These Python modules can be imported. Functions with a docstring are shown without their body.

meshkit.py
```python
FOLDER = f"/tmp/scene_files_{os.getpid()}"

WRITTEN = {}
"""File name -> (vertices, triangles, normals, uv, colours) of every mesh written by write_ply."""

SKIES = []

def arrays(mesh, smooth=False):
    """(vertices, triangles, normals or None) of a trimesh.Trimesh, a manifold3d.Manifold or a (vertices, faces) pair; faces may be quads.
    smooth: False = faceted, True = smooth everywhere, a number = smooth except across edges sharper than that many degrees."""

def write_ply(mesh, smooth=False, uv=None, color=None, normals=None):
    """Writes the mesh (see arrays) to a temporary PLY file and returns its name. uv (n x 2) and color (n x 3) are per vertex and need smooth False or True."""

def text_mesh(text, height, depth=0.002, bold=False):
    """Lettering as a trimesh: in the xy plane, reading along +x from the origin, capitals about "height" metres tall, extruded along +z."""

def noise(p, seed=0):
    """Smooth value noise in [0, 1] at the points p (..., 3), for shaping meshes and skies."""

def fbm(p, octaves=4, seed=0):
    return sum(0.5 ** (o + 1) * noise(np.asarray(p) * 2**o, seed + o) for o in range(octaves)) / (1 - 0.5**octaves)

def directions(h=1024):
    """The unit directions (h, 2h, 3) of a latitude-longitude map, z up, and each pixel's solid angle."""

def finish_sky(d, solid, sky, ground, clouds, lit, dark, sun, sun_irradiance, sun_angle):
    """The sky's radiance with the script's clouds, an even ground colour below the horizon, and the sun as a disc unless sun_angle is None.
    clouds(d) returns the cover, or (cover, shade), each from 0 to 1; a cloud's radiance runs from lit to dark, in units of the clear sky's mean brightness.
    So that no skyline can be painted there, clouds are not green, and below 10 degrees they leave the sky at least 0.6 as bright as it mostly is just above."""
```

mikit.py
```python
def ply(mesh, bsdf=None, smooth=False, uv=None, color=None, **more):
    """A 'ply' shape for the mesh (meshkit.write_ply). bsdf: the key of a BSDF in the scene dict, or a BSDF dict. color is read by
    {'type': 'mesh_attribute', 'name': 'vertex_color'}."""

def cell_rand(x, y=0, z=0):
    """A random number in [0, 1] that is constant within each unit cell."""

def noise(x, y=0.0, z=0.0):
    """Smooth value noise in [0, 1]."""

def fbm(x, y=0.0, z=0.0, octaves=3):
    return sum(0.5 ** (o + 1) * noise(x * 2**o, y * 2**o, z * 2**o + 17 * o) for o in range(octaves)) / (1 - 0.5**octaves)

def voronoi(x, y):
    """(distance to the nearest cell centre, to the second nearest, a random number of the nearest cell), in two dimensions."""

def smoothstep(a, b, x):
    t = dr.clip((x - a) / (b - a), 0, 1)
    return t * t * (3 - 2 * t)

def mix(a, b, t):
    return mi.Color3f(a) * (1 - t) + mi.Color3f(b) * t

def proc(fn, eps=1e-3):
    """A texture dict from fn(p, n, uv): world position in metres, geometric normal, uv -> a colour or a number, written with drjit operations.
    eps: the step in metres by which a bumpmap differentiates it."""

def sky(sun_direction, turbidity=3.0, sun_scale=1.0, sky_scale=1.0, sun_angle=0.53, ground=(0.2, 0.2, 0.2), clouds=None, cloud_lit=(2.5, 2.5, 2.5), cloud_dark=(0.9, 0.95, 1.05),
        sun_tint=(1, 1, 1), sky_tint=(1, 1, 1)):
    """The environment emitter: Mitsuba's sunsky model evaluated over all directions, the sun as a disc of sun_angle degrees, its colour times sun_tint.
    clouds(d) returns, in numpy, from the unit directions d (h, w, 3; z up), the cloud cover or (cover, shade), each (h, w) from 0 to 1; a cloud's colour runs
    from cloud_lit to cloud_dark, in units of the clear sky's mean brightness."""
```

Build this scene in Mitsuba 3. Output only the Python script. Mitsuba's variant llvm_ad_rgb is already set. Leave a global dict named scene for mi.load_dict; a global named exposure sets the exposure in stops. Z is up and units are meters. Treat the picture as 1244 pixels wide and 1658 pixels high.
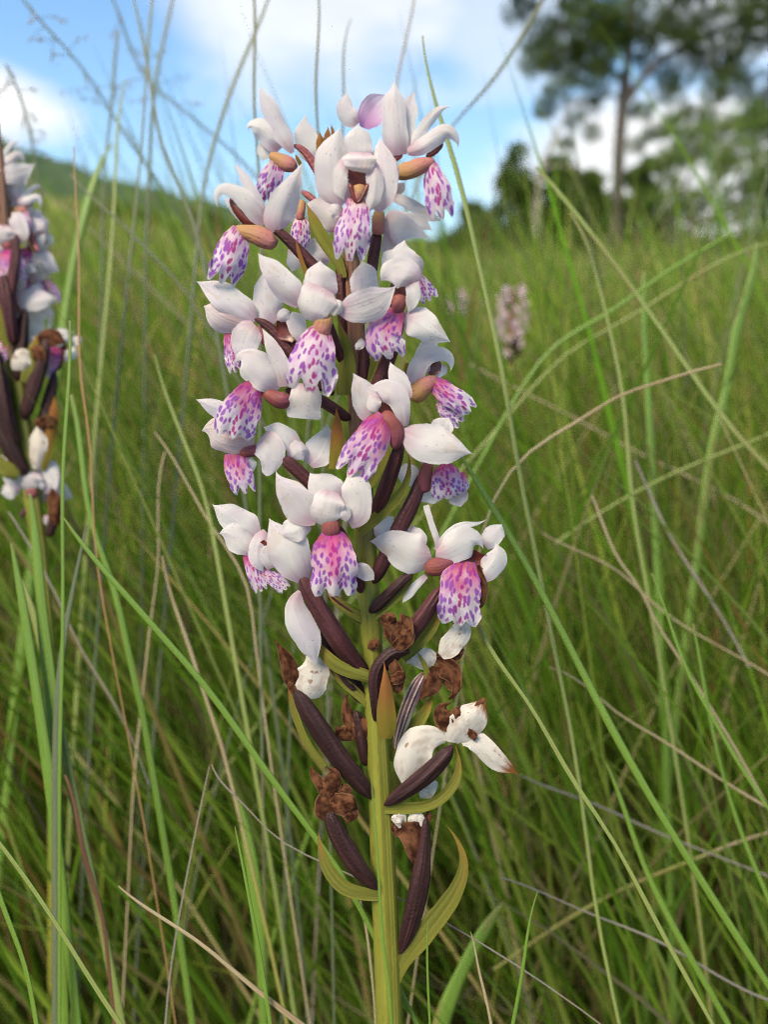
import math, random
import numpy as np
import mitsuba as mi
import mikit, meshkit
from scipy.interpolate import CubicSpline, PchipInterpolator

random.seed(11)
RNG = np.random.default_rng(11)
T = mi.ScalarTransform4f
scene, labels = {}, {}

# ------------------------------------------------------------------ camera, sky, exposure
CAM_H, PITCH, FOV = 0.45, math.radians(16.6), 50.0
FP = 622.0 / math.tan(math.radians(FOV / 2))          # pixels per unit tangent
D0 = 0.175                                            # metres to the orchid in focus
EYE = np.array([0.0, 0.0, CAM_H])
FWD = np.array([0.0, math.cos(PITCH), -math.sin(PITCH)])
RIGHT = np.array([1.0, 0.0, 0.0])
UP = np.array([0.0, math.sin(PITCH), math.cos(PITCH)])
exposure = 2.5
scene['camera'] = {'type': 'thinlens', 'fov': FOV, 'fov_axis': 'x', 'aperture_radius': 0.00122,
                   'focus_distance': D0 - 0.002, 'near_clip': 0.02, 'far_clip': 5000.0,
                   'to_world': T().look_at(origin=EYE.tolist(), target=(EYE + FWD).tolist(), up=[0, 0, 1])}


def clouds(d):
    el = np.degrees(np.arcsin(np.clip(d[..., 2], -1, 1)))
    az = np.degrees(np.arctan2(d[..., 0], d[..., 1]))           # 0 straight ahead, + to the right
    q = d / np.maximum(d[..., 2:3] + 0.25, 0.05)
    q = np.stack([q[..., 0], q[..., 1], q[..., 0] * 0], -1)
    base = meshkit.fbm(q * 1.7 + 3.1, 5, 3)
    fine = meshkit.fbm(q * 6.0 + 9.0, 4, 8)
    cover = np.clip((base - 0.50) * 5.0, 0, 1)

    def bank(a, e, ra, re, k=1.0):
        r = ((az - a) / ra) ** 2 + ((el - e) / re) ** 2
        return k * np.clip(1.5 - r - 1.1 * (fine - 0.5), 0, 1)
    ahead = np.clip(1.6 - (az / 34) ** 2 - (el / 34) ** 2, 0, 1)
    cover = cover * (1 - ahead)
    cover = np.maximum(cover, bank(-3, 20, 11, 10.0, 0.82))       # broad soft cloud above the flower
    cover = np.maximum(cover, bank(8, 13, 5, 3, 0.5))
    cover = np.maximum(cover, bank(-24, 17, 6, 2.4, 0.5))
    cover = np.maximum(cover, bank(-26, 8.6, 6.0, 2.4, 1.0))     # cumulus on the left skyline
    cover = np.maximum(cover, bank(20, 5, 12, 5.0, 1.0))         # bright cumulus behind the trees
    cover = np.maximum(cover, bank(21, 15, 6, 4.5, 0.8))
    shade = np.clip(0.10 + 0.5 * (fine - 0.4) + 0.30 * np.exp(-((az + 3) / 9) ** 2 - ((el - 22) / 6) ** 2), 0, 1)
    return np.clip(cover, 0, 1), shade


scene['sky'] = mikit.sky([-0.46, -0.60, 0.90], turbidity=2.5, sun_scale=0.72, sky_scale=1.0, sun_angle=24, clouds=clouds,
                         cloud_lit=(2.35, 2.37, 2.4), cloud_dark=(1.3, 1.4, 1.5), ground=(0.08, 0.12, 0.04), sky_tint=(1.0, 1.05, 1.12), sun_tint=(1.0, 0.99, 0.95))


def at(px, py, dist):
    """The point that the photograph shows at (px, py), dist metres away along the viewing axis."""
    px, py, dist = (np.asarray(a, float) for a in (px, py, dist))
    return (EYE + dist[..., None] * (FWD + ((px - 622) / FP)[..., None] * RIGHT - ((py - 829) / FP)[..., None] * UP))


# ------------------------------------------------------------------ helpers
def key_for(name):
    if name not in USED:
        USED[name] = 0
        return name
    USED[name] += 1
    return f'{name}_{USED[name]:03d}'


USED = {}


def put(name, mesh, bsdf, label=None, cat=None, group=None, kind=None, smooth=True, uv=None, color=None):
    k = key_for(name)
    scene[k] = mikit.ply(mesh, bsdf, smooth=smooth, uv=uv, color=color)
    note(k, label, cat, group, kind)
    return k


def holder(name, label=None, cat=None, group=None):
    k = key_for(name)
    note(k, label, cat, group)
    return k


def note(k, label=None, cat=None, group=None, kind=None):
    d = {a: b for a, b in (('label', label), ('category', cat), ('group', group), ('kind', kind)) if b}
    if d:
        labels[k] = d


def mat(name, d):
    scene['mat_' + name] = d
    return 'mat_' + name


def rgb(*c):
    return {'type': 'rgb', 'value': list(c)}


N3, FB, SS, MX, VO, CR = mikit.noise, mikit.fbm, mikit.smoothstep, mikit.mix, mikit.voronoi, mikit.cell_rand
import drjit as dr


def fr(x):
    return x - dr.floor(x)


# ------------------------------------------------------------------ flower materials (uv: whole part = seed / tint, fraction = across / along)
def petal_fn(p, n, uv):
    s, t, seed, typ = fr(uv.x), fr(uv.y), dr.floor(uv.x), dr.floor(uv.y)
    white = MX((0.78, 0.77, 0.765), (0.70, 0.68, 0.71), SS(0.35, 0.75, FB(p.x * 180, p.y * 180, p.z * 180 + seed)))
    vein = SS(0.50, 0.85, N3(s * 34 + seed + 2.0 * (t - 0.5) * (s - 0.5), t * 1.6, seed)) * (0.5 + 0.5 * N3(s * 5, t * 6, seed))
    white = MX(white, (0.67, 0.59, 0.72), 0.42 * SS(0.45, 0.75, FB(s * 2.2 + seed * 1.9, t * 2.0, seed)))
    white = MX(white, (0.66, 0.58, 0.66), 0.24 * vein)
    pinkb = SS(0.34, 0.0, t + 0.10 * (N3(s * 9, seed) - 0.5))
    white = MX(white, (0.50, 0.22, 0.34), 0.55 * pinkb)
    mauve = MX((0.56, 0.43, 0.46), (0.70, 0.63, 0.64), SS(0.25, 0.8, t + 0.25 * (FB(s * 6, t * 3, seed) - 0.5)))
    mauve = MX(mauve, (0.36, 0.22, 0.25), 0.35 * vein)
    purple = MX((0.58, 0.30, 0.58), (0.78, 0.68, 0.82), SS(0.1, 0.9, t + 0.3 * dr.abs(s - 0.5)))
    purple = MX(purple, (0.50, 0.22, 0.52), 0.4 * vein)
    c = dr.select(typ > 1.5, purple, dr.select(typ > 0.5, mauve, white))
    d1, _, r = VO(s * 6 + seed * 5.3, t * 8 + seed * 2.1)       # faint lilac freckles
    fre = SS(0.20, 0.08, d1) * SS(0.80, 0.86, r) * SS(0.2, 0.45, t)
    c = MX(c, (0.38, 0.22, 0.48), 0.45 * fre)
    d2, _, r2 = VO(s * 9 + seed * 3.7, t * 13 + seed * 1.3)     # tiny dark specks
    c = MX(c, (0.05, 0.03, 0.03), SS(0.12, 0.07, d2) * SS(0.982, 0.985, r2))
    br = SS(0.66, 0.74, FB(s * 3 + seed * 1.7, t * 3, seed + 9)) * SS(0.3, 0.6, t)
    c = MX(c, (0.62, 0.50, 0.42), 0.35 * br)
    edge = SS(0.90, 0.99, dr.abs(s - 0.5) * 2)
    return MX(c, (0.84, 0.82, 0.79), 0.6 * edge * dr.select(typ > 1.5, 0.3, 1.0))


def relief_fn(p, n, uv):
    s, t, seed = fr(uv.x), fr(uv.y), dr.floor(uv.x)
    return 0.55 * N3(s * 34 + seed, t * 2.5, seed) + 0.45 * FB(p.x * 2200, p.y * 2200, p.z * 2200)


def petal_bsdf(fn, rough=0.5, trans=0.9, bump=0.00011):
    return {'type': 'bumpmap', 'scale': bump, 'arbitrary': mikit.proc(relief_fn, eps=1e-4),
            'bsdf': {'type': 'principledthin', 'base_color': mikit.proc(fn), 'roughness': rough, 'diff_trans': trans, 'sheen': 0.3, 'spec_trans': 0.0, 'eta': 1.4}}


def lip_fn(p, n, uv):
    s, t, seed, typ = fr(uv.x), fr(uv.y), dr.floor(uv.x), dr.floor(uv.y)
    x = (s - 0.5) * 2
    ground = MX((0.73, 0.67, 0.73), (0.60, 0.44, 0.67), SS(0.35, 0.8, FB(s * 7 + seed, t * 7, seed)))
    ground = MX(ground, (0.73, 0.71, 0.72), SS(0.80, 0.97, t))
    mid = dr.exp(-dr.square(x / 0.28))
    pink = MX(MX((0.36, 0.05, 0.10), (0.52, 0.07, 0.22), SS(0.0, 0.3, t)), (0.62, 0.22, 0.42), N3(s * 9, t * 9, seed) * SS(0.1, 0.4, t))
    st = SS(0.80, 0.05, t + 0.35 * (N3(s * 5, t * 5, seed + 3) - 0.5))
    k1 = dr.select(typ > 0.5, dr.select(typ > 1.5, 0.95, 0.95), 0.22)
    ground = MX(ground, pink, k1 * st)
    ground = MX(ground, (0.55, 0.30, 0.16), dr.select(typ < 0.5, 0.7, 0.15) * SS(0.16, 0.02, t))   # tan throat
    ground = MX(ground, (0.60, 0.12, 0.34), dr.select(typ > 1.5, 0.75, 0.0) * mid * SS(0.85, 0.6, t))
    fq = 0.8 + 0.45 * CR(seed, 4.0, 2.0)
    wx = x * 4.3 * fq + seed * 7.31 + 0.35 * (N3(s * 8, t * 8, seed) - 0.5)
    d1, d2, r = VO(wx, t * 6.6 * fq + seed * 3.17 + 0.3 * N3(s * 11, t * 6, seed + 2))
    size = 0.25 + 0.17 * fr(r * 17.0)
    sp = SS(size + 0.12, size - 0.08, d1 + 0.25 * (N3(s * 30, t * 22, seed) - 0.5)) * SS(0.08, 0.12, r) * SS(0.99, 0.90, t) * SS(0.99, 0.93, dr.abs(x))
    col = MX((0.24, 0.055, 0.42), (0.40, 0.025, 0.22), dr.maximum(mid, 0.8 * SS(0.45, 0.1, t)))
    col = MX(col, (0.34, 0.16, 0.52), 0.6 * fr(r * 29.0) * (1 - mid))
    return MX(ground, col, 0.92 * sp)


def sac_fn(p, n, uv):
    t, seed, typ = fr(uv.y), dr.floor(uv.x), dr.floor(uv.y)
    a = MX((0.33, 0.19, 0.085), (0.36, 0.15, 0.14), SS(0.25, 0.75, t + 0.4 * (FB(p.x * 120, p.y * 120, p.z * 120) - 0.5)))
    b = MX((0.20, 0.062, 0.055), (0.165, 0.048, 0.068), SS(0.2, 0.8, t + 0.4 * (FB(p.x * 120, p.y * 120, p.z * 120) - 0.5)))
    c = dr.select(typ > 0.5, b, a)
    d1, _, r = VO(fr(uv.x) * 9 + seed, t * 6 + seed)
    return MX(c, (0.22, 0.03, 0.03), 0.6 * SS(0.22, 0.12, d1) * SS(0.75, 0.8, r))


def ovary_fn(p, n, uv):
    s, t, typ, seed = fr(uv.x), fr(uv.y), dr.floor(uv.y), dr.floor(uv.x)
    st = FB(s * 9, t * 3.5, seed)
    a = MX((0.052, 0.015, 0.020), (0.095, 0.031, 0.036), SS(0.3, 0.8, st))          # purple brown
    b = MX((0.34, 0.12, 0.12), (0.24, 0.06, 0.08), SS(0.3, 0.8, st))                # young, pink
    c = MX((0.028, 0.012, 0.013), (0.058, 0.024, 0.026), SS(0.3, 0.8, st))          # old pod
    d = MX((0.46, 0.42, 0.30), (0.16, 0.07, 0.11), SS(0.50, 0.62, N3(s * 16, t * 0.7, seed)))   # pale, striped
    o = dr.select(typ > 2.5, d, dr.select(typ > 1.5, c, dr.select(typ > 0.5, b, a)))
    return o * (0.68 + 0.34 * FB(p.x * 700, p.y * 700, p.z * 700))


def stem_fn(p, n, uv):
    s, t = fr(uv.x), fr(uv.y)
    g = MX((0.125, 0.130, 0.018), (0.20, 0.215, 0.034), N3(s * 18, t * 5))
    b = MX((0.13, 0.062, 0.040), (0.19, 0.105, 0.055), N3(s * 18, t * 9))
    k = SS(0.27, 0.16, t + 0.06 * (FB(s * 5, t * 30) - 0.5))      # 0 at the tip: brown above, olive below
    c = MX(g, b, k)
    d1, _, r = VO(s * 22, t * 60)
    c = MX(c, (0.12, 0.04, 0.015), 0.7 * SS(0.25, 0.12, d1) * SS(0.86, 0.9, r))
    return c * (0.8 + 0.4 * FB(p.x * 500, p.y * 500, p.z * 120))


def bract_fn(p, n, uv):
    s, t, typ, seed = fr(uv.x), fr(uv.y), dr.floor(uv.y), dr.floor(uv.x)
    v = N3(s * 22 + seed, t * 2.0)
    olive = MX((0.130, 0.135, 0.024), (0.20, 0.21, 0.050), v)
    tan = MX((0.17, 0.145, 0.026), (0.22, 0.10, 0.035), SS(0.25, 0.75, t + 0.2 * v))
    c = dr.select(typ > 0.5, tan, olive)
    return MX(c, (0.30, 0.13, 0.04), SS(0.62, 1.0, t + 0.25 * (N3(s * 6, t * 8, seed) - 0.5)) * 0.7)


def dead_fn(p, n, uv):
    s, t, seed = fr(uv.x), fr(uv.y), dr.floor(uv.x)
    v = 0.6 * FB(s * 5 + seed, t * 6, seed) + 0.4 * FB(p.x * 900, p.y * 900, p.z * 900)
    c = MX((0.045, 0.018, 0.012), (0.20, 0.090, 0.048), SS(0.30, 0.75, v))
    return MX(c, (0.34, 0.20, 0.11), 0.6 * SS(0.80, 0.98, dr.abs(s - 0.5) * 2))


def fading_fn(p, n, uv):
    s, t, seed, typ = fr(uv.x), fr(uv.y), dr.floor(uv.x), dr.floor(uv.y)
    c = MX((0.64, 0.62, 0.57), (0.50, 0.45, 0.40), SS(0.45, 0.8, FB(s * 5, t * 7, seed)))
    k = SS(0.66, 0.86, t + 0.3 * (FB(s * 5, t * 5, seed) - 0.5)) * dr.select(typ > 0.5, 1.0, 0.0)
    k = dr.maximum(k, 0.7 * SS(0.74, 0.80, FB(s * 4 + 3, t * 5, seed + 5)))
    c = MX(c, (0.22, 0.085, 0.030), k)
    return MX(c, (0.05, 0.03, 0.02), SS(0.14, 0.08, VO(s * 8 + seed, t * 11)[0]) * SS(0.95, 0.96, VO(s * 8 + seed, t * 11)[2]))


def solid(fn, rough=0.5, bump=0.00016, spec=0.4):
    return {'type': 'bumpmap', 'scale': bump, 'arbitrary': mikit.proc(relief_fn, eps=1e-4),
            'bsdf': {'type': 'twosided', 'b': {'type': 'principled', 'base_color': mikit.proc(fn), 'roughness': rough, 'specular': spec}}}


PETAL = mat('petal', petal_bsdf(petal_fn))
LIP = mat('lip', petal_bsdf(lip_fn, 0.45, 0.7))
BRACT = mat('bract', petal_bsdf(bract_fn, 0.45, 0.35))
FADING = mat('fading_petal', petal_bsdf(fading_fn, 0.5, 0.5))
DEAD = mat('withered', petal_bsdf(dead_fn, 0.8, 0.6, 0.0002))
SAC = mat('sac', solid(sac_fn, 0.6, spec=0.25))
OVARY = mat('ovary', solid(ovary_fn, 0.55, 0.0005, 0.3))
STEM = mat('stem', solid(stem_fn, 0.45))
MOUTH = mat('mouth', {'type': 'twosided', 'b': {'type': 'principled', 'roughness': 0.35, 'base_color': mikit.proc(
    lambda p, n, uv: MX((0.055, 0.010, 0.010), (0.17, 0.035, 0.025), FB(p.x * 500, p.y * 500, p.z * 500)))}})
MATS = dict(petal=PETAL, lip=LIP, bract=BRACT, fading=FADING, dead=DEAD, sac=SAC, ovary=OVARY, stem=STEM, mouth=MOUTH)


# ------------------------------------------------------------------ plant surfaces in plan units (1 unit = one photo pixel at the orchid's distance)
class Place:
    """Turns plan units (x, y, z towards the viewer) into metres: the plan is laid at 'dist' metres, moved, scaled, mirrored and leant."""

    def __init__(s, dist, ox=0, oy=0, cx=0, cy=0, k=1.0, flip=1, lean=0.15, rot=0.0, z=0.0):
        s.__dict__.update(locals())

    def __call__(s, v):
        v = np.asarray(v, float)
        x, y = (v[..., 0] - s.ox) * s.k * s.flip, (v[..., 1] - s.oy) * s.k
        c, n = math.cos(s.rot), math.sin(s.rot)
        x, y = c * x - n * y + s.cx, n * x + c * y + s.cy
        depth = s.dist * (1 - (s.k * v[..., 2] + s.z + s.lean * (900 - y)) / FP)
        return at(x, y, depth)


def seeded(*a):
    return np.random.default_rng(abs(hash(tuple(int(v * 10) for v in a))) % (2 ** 31))


def grid_shell(G, th):
    """A closed thin shell over the grid G (nv, nu, 3), th thick at the middle and thinner at the edge."""
    nv, nu, _ = G.shape
    dv, du = np.gradient(G, axis=0), np.gradient(G, axis=1)
    n = np.cross(du, dv)
    n /= np.linalg.norm(n, axis=-1, keepdims=True) + 1e-9
    if n[..., 2].mean() < 0:
        n = -n
    s = np.linspace(-1, 1, nu)[None, :, None]
    t = np.linspace(0, 1, nv)[:, None, None]
    tap = th * (0.35 + 0.65 * (1 - s ** 4) * (1 - t ** 8))
    idx = np.arange(nv * nu).reshape(nv, nu)
    a, b, c, d = (m.ravel() for m in (idx[:-1, :-1], idx[:-1, 1:], idx[1:, 1:], idx[1:, :-1]))
    q = np.stack([a, b, c, d], 1)
    ring = np.concatenate([idx[0, :-1], idx[:-1, -1], idx[-1, :0:-1], idx[:0:-1, 0]])
    o, m = nv * nu, len(ring)
    top, bot = G.reshape(-1, 3), (G - n * tap).reshape(-1, 3)
    V = np.concatenate([top, bot, top[ring], bot[ring]])          # the rim has vertices of its own, so the edge stays crisp
    e, nx = np.arange(m), np.roll(np.arange(m), -1)
    rim = np.stack([e, e + m, nx + m, nx], 1) + 2 * o
    F = np.concatenate([q[:, ::-1], q + o, rim[:, ::-1]])
    F = np.vstack([F[:, [0, 1, 2]], F[:, [0, 2, 3]]])
    return V, F, ring


def spine(pts, zs):
    p = np.array(pts, float)
    d = np.r_[0, np.cumsum(np.hypot(*np.diff(p[:, :2], axis=0).T) + 1e-6)]
    t = d / d[-1]
    zz = np.interp(t, np.linspace(0, 1, len(zs)), zs) if len(zs) < 3 else PchipInterpolator(np.linspace(0, 1, len(zs)), zs)(t)
    xy = CubicSpline(t, p[:, :2]) if len(p) > 2 else (lambda u: p[0, :2] + np.asarray(u)[..., None] * (p[1, :2] - p[0, :2]))
    return xy, PchipInterpolator(t, zz), PchipInterpolator(t, p[:, 2])


def blade_surface(pts, zs=(0, 6, 0), cup=0.4, roll=0.0, th=0.9, nv=24, nu=13, lobes=0.0, ruffle=0.0, crumple=0.0, curl=0.0, seed=0, blunt=False):
    """A petal, sepal, lip or bract on a curved spine of (x, y, half width), domed across by cup and tilted by roll."""
    r = seeded(*pts[0], *pts[-1], seed)
    if lobes:
        m, pts = 0, [tuple(q) for q in pts]
        for q in range(len(pts)):
            m = max(m, pts[q][2])
            pts[q] = (*pts[q][:2], m)
        cup *= .40
        lobes *= .85 * r.uniform(.6, 1.35)
        ruffle *= r.uniform(.6, 1.8)
    else:
        cup *= .27
    xy, zf, wf = spine(pts, zs)
    t = (1 - np.cos(np.linspace(0, 1, nv) * math.pi)) / 2 * 0.5 + np.linspace(0, 1, nv) * 0.5
    s = np.linspace(-1, 1, nu)
    Tt, S = np.meshgrid(t, s, indexing='ij')
    U = Tt.copy()
    if lobes:
        mid = np.exp(-(S / 0.30) ** 4)
        side = np.exp(-((np.abs(S) - 0.72) / 0.26) ** 4)
        edge = 1 - lobes * (1 - np.maximum(mid, side * 0.95)) - 0.05 * lobes * np.sin(S * 17 + r.uniform(0, 6)) - lobes * 0.30 * np.clip(np.abs(S) - 0.85, 0, 1) / 0.15
        k = np.clip((Tt - 0.35) / 0.65, 0, 1) ** 1.5
        U = Tt * (1 - k * (1 - edge))
    P2, W, Z = xy(U), wf(U), zf(U)
    e = 1e-3
    tan = xy(np.clip(U + e, 0, 1)) - xy(np.clip(U - e, 0, 1))
    tan /= np.linalg.norm(tan, axis=-1, keepdims=True) + 1e-9
    side = np.stack([-tan[..., 1], tan[..., 0]], -1)
    if not lobes and not blunt:
        W = W * np.clip(1 - np.clip((Tt - 0.66) / 0.34, 0, 1) ** (1.9 + r.uniform(-.2, .9)), 0.04, 1)
    elif lobes:
        W = W * (1 + 0.08 * Tt ** 3 - 0.10 * np.clip((Tt - 0.9) / 0.1, 0, 1) ** 2)
    if blunt:
        W = W * np.where(Tt > 0.94, np.sqrt(np.clip(1 - ((Tt - 0.94) / 0.06) ** 2 * 0.4, 0, 1)), 1)
    ph = r.uniform(0, 6.28, 6)
    W = W * (1 + 0.07 * (meshkit.noise(np.stack([Tt * 16, np.sign(S) * 3 + ph[0], S * 0], -1), 2) - 0.5) * np.abs(S) ** 2)
    W = W * (0.98 if lobes else 1.0 if blunt else 1.17) * (1 + 0.035 * np.sin(Tt * 11 + ph[0] + S) * np.abs(S))
    wob = 0.07 * W * (np.sin(Tt * 7 + ph[1]) * S + 0.6 * np.sin(Tt * 5 + S * 2.5 + ph[2]))
    G = np.empty(P2.shape[:2] + (3,))
    G[..., :2] = P2 + side * (W * S * (1 - abs(roll) * 0.12))[..., None]
    G[..., 2] = Z + cup * W * (0.6 - S ** 2) + roll * W * S + wob + curl * W * np.clip((Tt - 0.7) / 0.3, 0, 1) ** 2
    G[..., 2] += (0.16 * np.sin(ph[4] * 3) + 0.12 * np.sign(cup)) * W * (0.5 - np.abs(S)) + 0.13 * W * np.abs(S) ** 3 * np.sin(Tt * 8 + ph[5] + 1.5 * S)
    if ruffle:
        G[..., 2] += ruffle * W * np.sin(S * 8.5 + ph[3]) * np.clip((U - 0.45) / 0.55, 0, 1) ** 1.5
    G[..., 2] += 0.05 * W * np.exp(-(S / 0.12) ** 2) * (-1 if cup > 0 else 1) * (1 - Tt)     # midrib groove
    if crumple:
        q = np.stack([S * 2.2 + seed, Tt * 3.5, S * 0 + ph[4]], -1)
        for k in range(3):
            G[..., k] += crumple * W.mean() * 2.2 * (meshkit.fbm(q + k * 9.1, 3, k) - 0.5) * np.clip(Tt * 5, 0, 1)
    V, F, ring = grid_shell(G, th)
    uv = np.stack([0.03 + 0.94 * (S + 1) / 2, 0.02 + 0.95 * Tt], -1).reshape(-1, 2)
    return V, F, np.vstack([uv, uv, uv[ring], uv[ring]])


def tube_surface(pts, zs=(0, 0), ribs=0.0, nrib=6, nv=24, nu=20, flat=1.0, round_ends=True, bumpy=0.0, seed=0, slim=1.0):
    """A stem, ovary, sac or pod: rings of the given radii along a curved spine."""
    xy, zf, rf = spine(pts, zs)
    t = (1 - np.cos(np.linspace(0, 1, nv) * math.pi)) / 2
    c = np.concatenate([xy(t), zf(t)[:, None]], 1)
    R = rf(t) * slim
    if round_ends:
        R = R * np.sqrt(np.clip(1 - (np.clip(0.12 - t, 0, 1) / 0.12) ** 2, 0.0004, 1)) * np.sqrt(np.clip(1 - (np.clip(t - 0.88, 0, 1) / 0.12) ** 2, 0.0004, 1))
    tan = np.gradient(c, axis=0)
    tan /= np.linalg.norm(tan, axis=1, keepdims=True) + 1e-9
    ref = np.array([0, 0, 1.0])
    a = np.cross(tan, ref)
    a /= np.linalg.norm(a, axis=1, keepdims=True) + 1e-9
    b = np.cross(a, tan)
    th = np.linspace(0, 2 * np.pi, nu, endpoint=False)
    rr = R[:, None] * (1 + ribs * (2.4 * np.abs(np.cos(nrib / 2 * th[None, :] + 0.8 * np.sin(2.2 * t + pts[0][0])[:, None])) ** 0.55 - 1.4) * (0.7 + 0.5 * np.sin(th + pts[0][1])[None, :]))
    if bumpy:
        q = np.stack(np.broadcast_arrays(np.cos(th)[None] * 1.3, np.sin(th)[None] * 1.3, (t * 3)[:, None] + seed), -1)
        rr = rr * (1 + bumpy * (meshkit.fbm(q, 3, 5) - 0.5))
    G = c[:, None] + rr[..., None] * (np.cos(th)[None, :, None] * a[:, None] + flat * np.sin(th)[None, :, None] * b[:, None])
    V = G.reshape(-1, 3)
    i, j = np.meshgrid(np.arange(nv - 1), np.arange(nu), indexing='ij')
    q = np.stack([i * nu + j, i * nu + (j + 1) % nu, (i + 1) * nu + (j + 1) % nu, (i + 1) * nu + j], -1).reshape(-1, 4)
    F = np.vstack([q[:, [0, 1, 2]], q[:, [0, 2, 3]]])
    capa = np.stack([np.zeros(nu - 2, int), np.arange(2, nu), np.arange(1, nu - 1)], 1)
    capb = np.stack([np.zeros(nu - 2, int), np.arange(1, nu - 1), np.arange(2, nu)], 1) + (nv - 1) * nu
    tri = np.abs(np.sin(th / 2))
    uv = np.stack(np.broadcast_arrays((0.03 + 0.94 * tri)[None, :], (0.02 + 0.95 * t)[:, None]), -1).reshape(-1, 2)
    return V, np.vstack([F, capa, capb]), uv


SEED = [0]


def part(parent, name, matname, pts, zs=(0, 0), place=None, typ=0, tube=False, label=None, **kw):
    SEED[0] += 1
    if name == 'spur':
        kw = dict(kw, slim=.77, flat=.85, bumpy=.22, seed=SEED[0])
    elif matname == 'dead':
        kw = dict(kw, crumple=kw.get('crumple', 0) * .55, curl=kw.get('curl', 0) + .3)
    elif name == 'column':
        kw = dict(kw, slim=.85, bumpy=.3, seed=SEED[0])
    elif name == 'bract':
        pts = [(x, y, w * .84) for x, y, w in pts]
    elif matname == 'ovary':
        kw = dict(kw, slim=.82, bumpy=.22, seed=SEED[0], nu=36, nv=32)
    V, F, uv = (tube_surface if tube else blade_surface)(pts, zs, **kw)
    W = place(V)
    uv = uv + np.array([SEED[0] % 61, typ])
    # outward faces
    tri = W[F]
    vol = np.einsum('ij,ij->i', tri[:, 0] - W.mean(0), np.cross(tri[:, 1] - W.mean(0), tri[:, 2] - W.mean(0))).sum()
    if vol < 0:
        F = F[:, ::-1]
    return put(f'{parent}__{name}', (W, F), MATS[matname], label=label, uv=uv)

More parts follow.
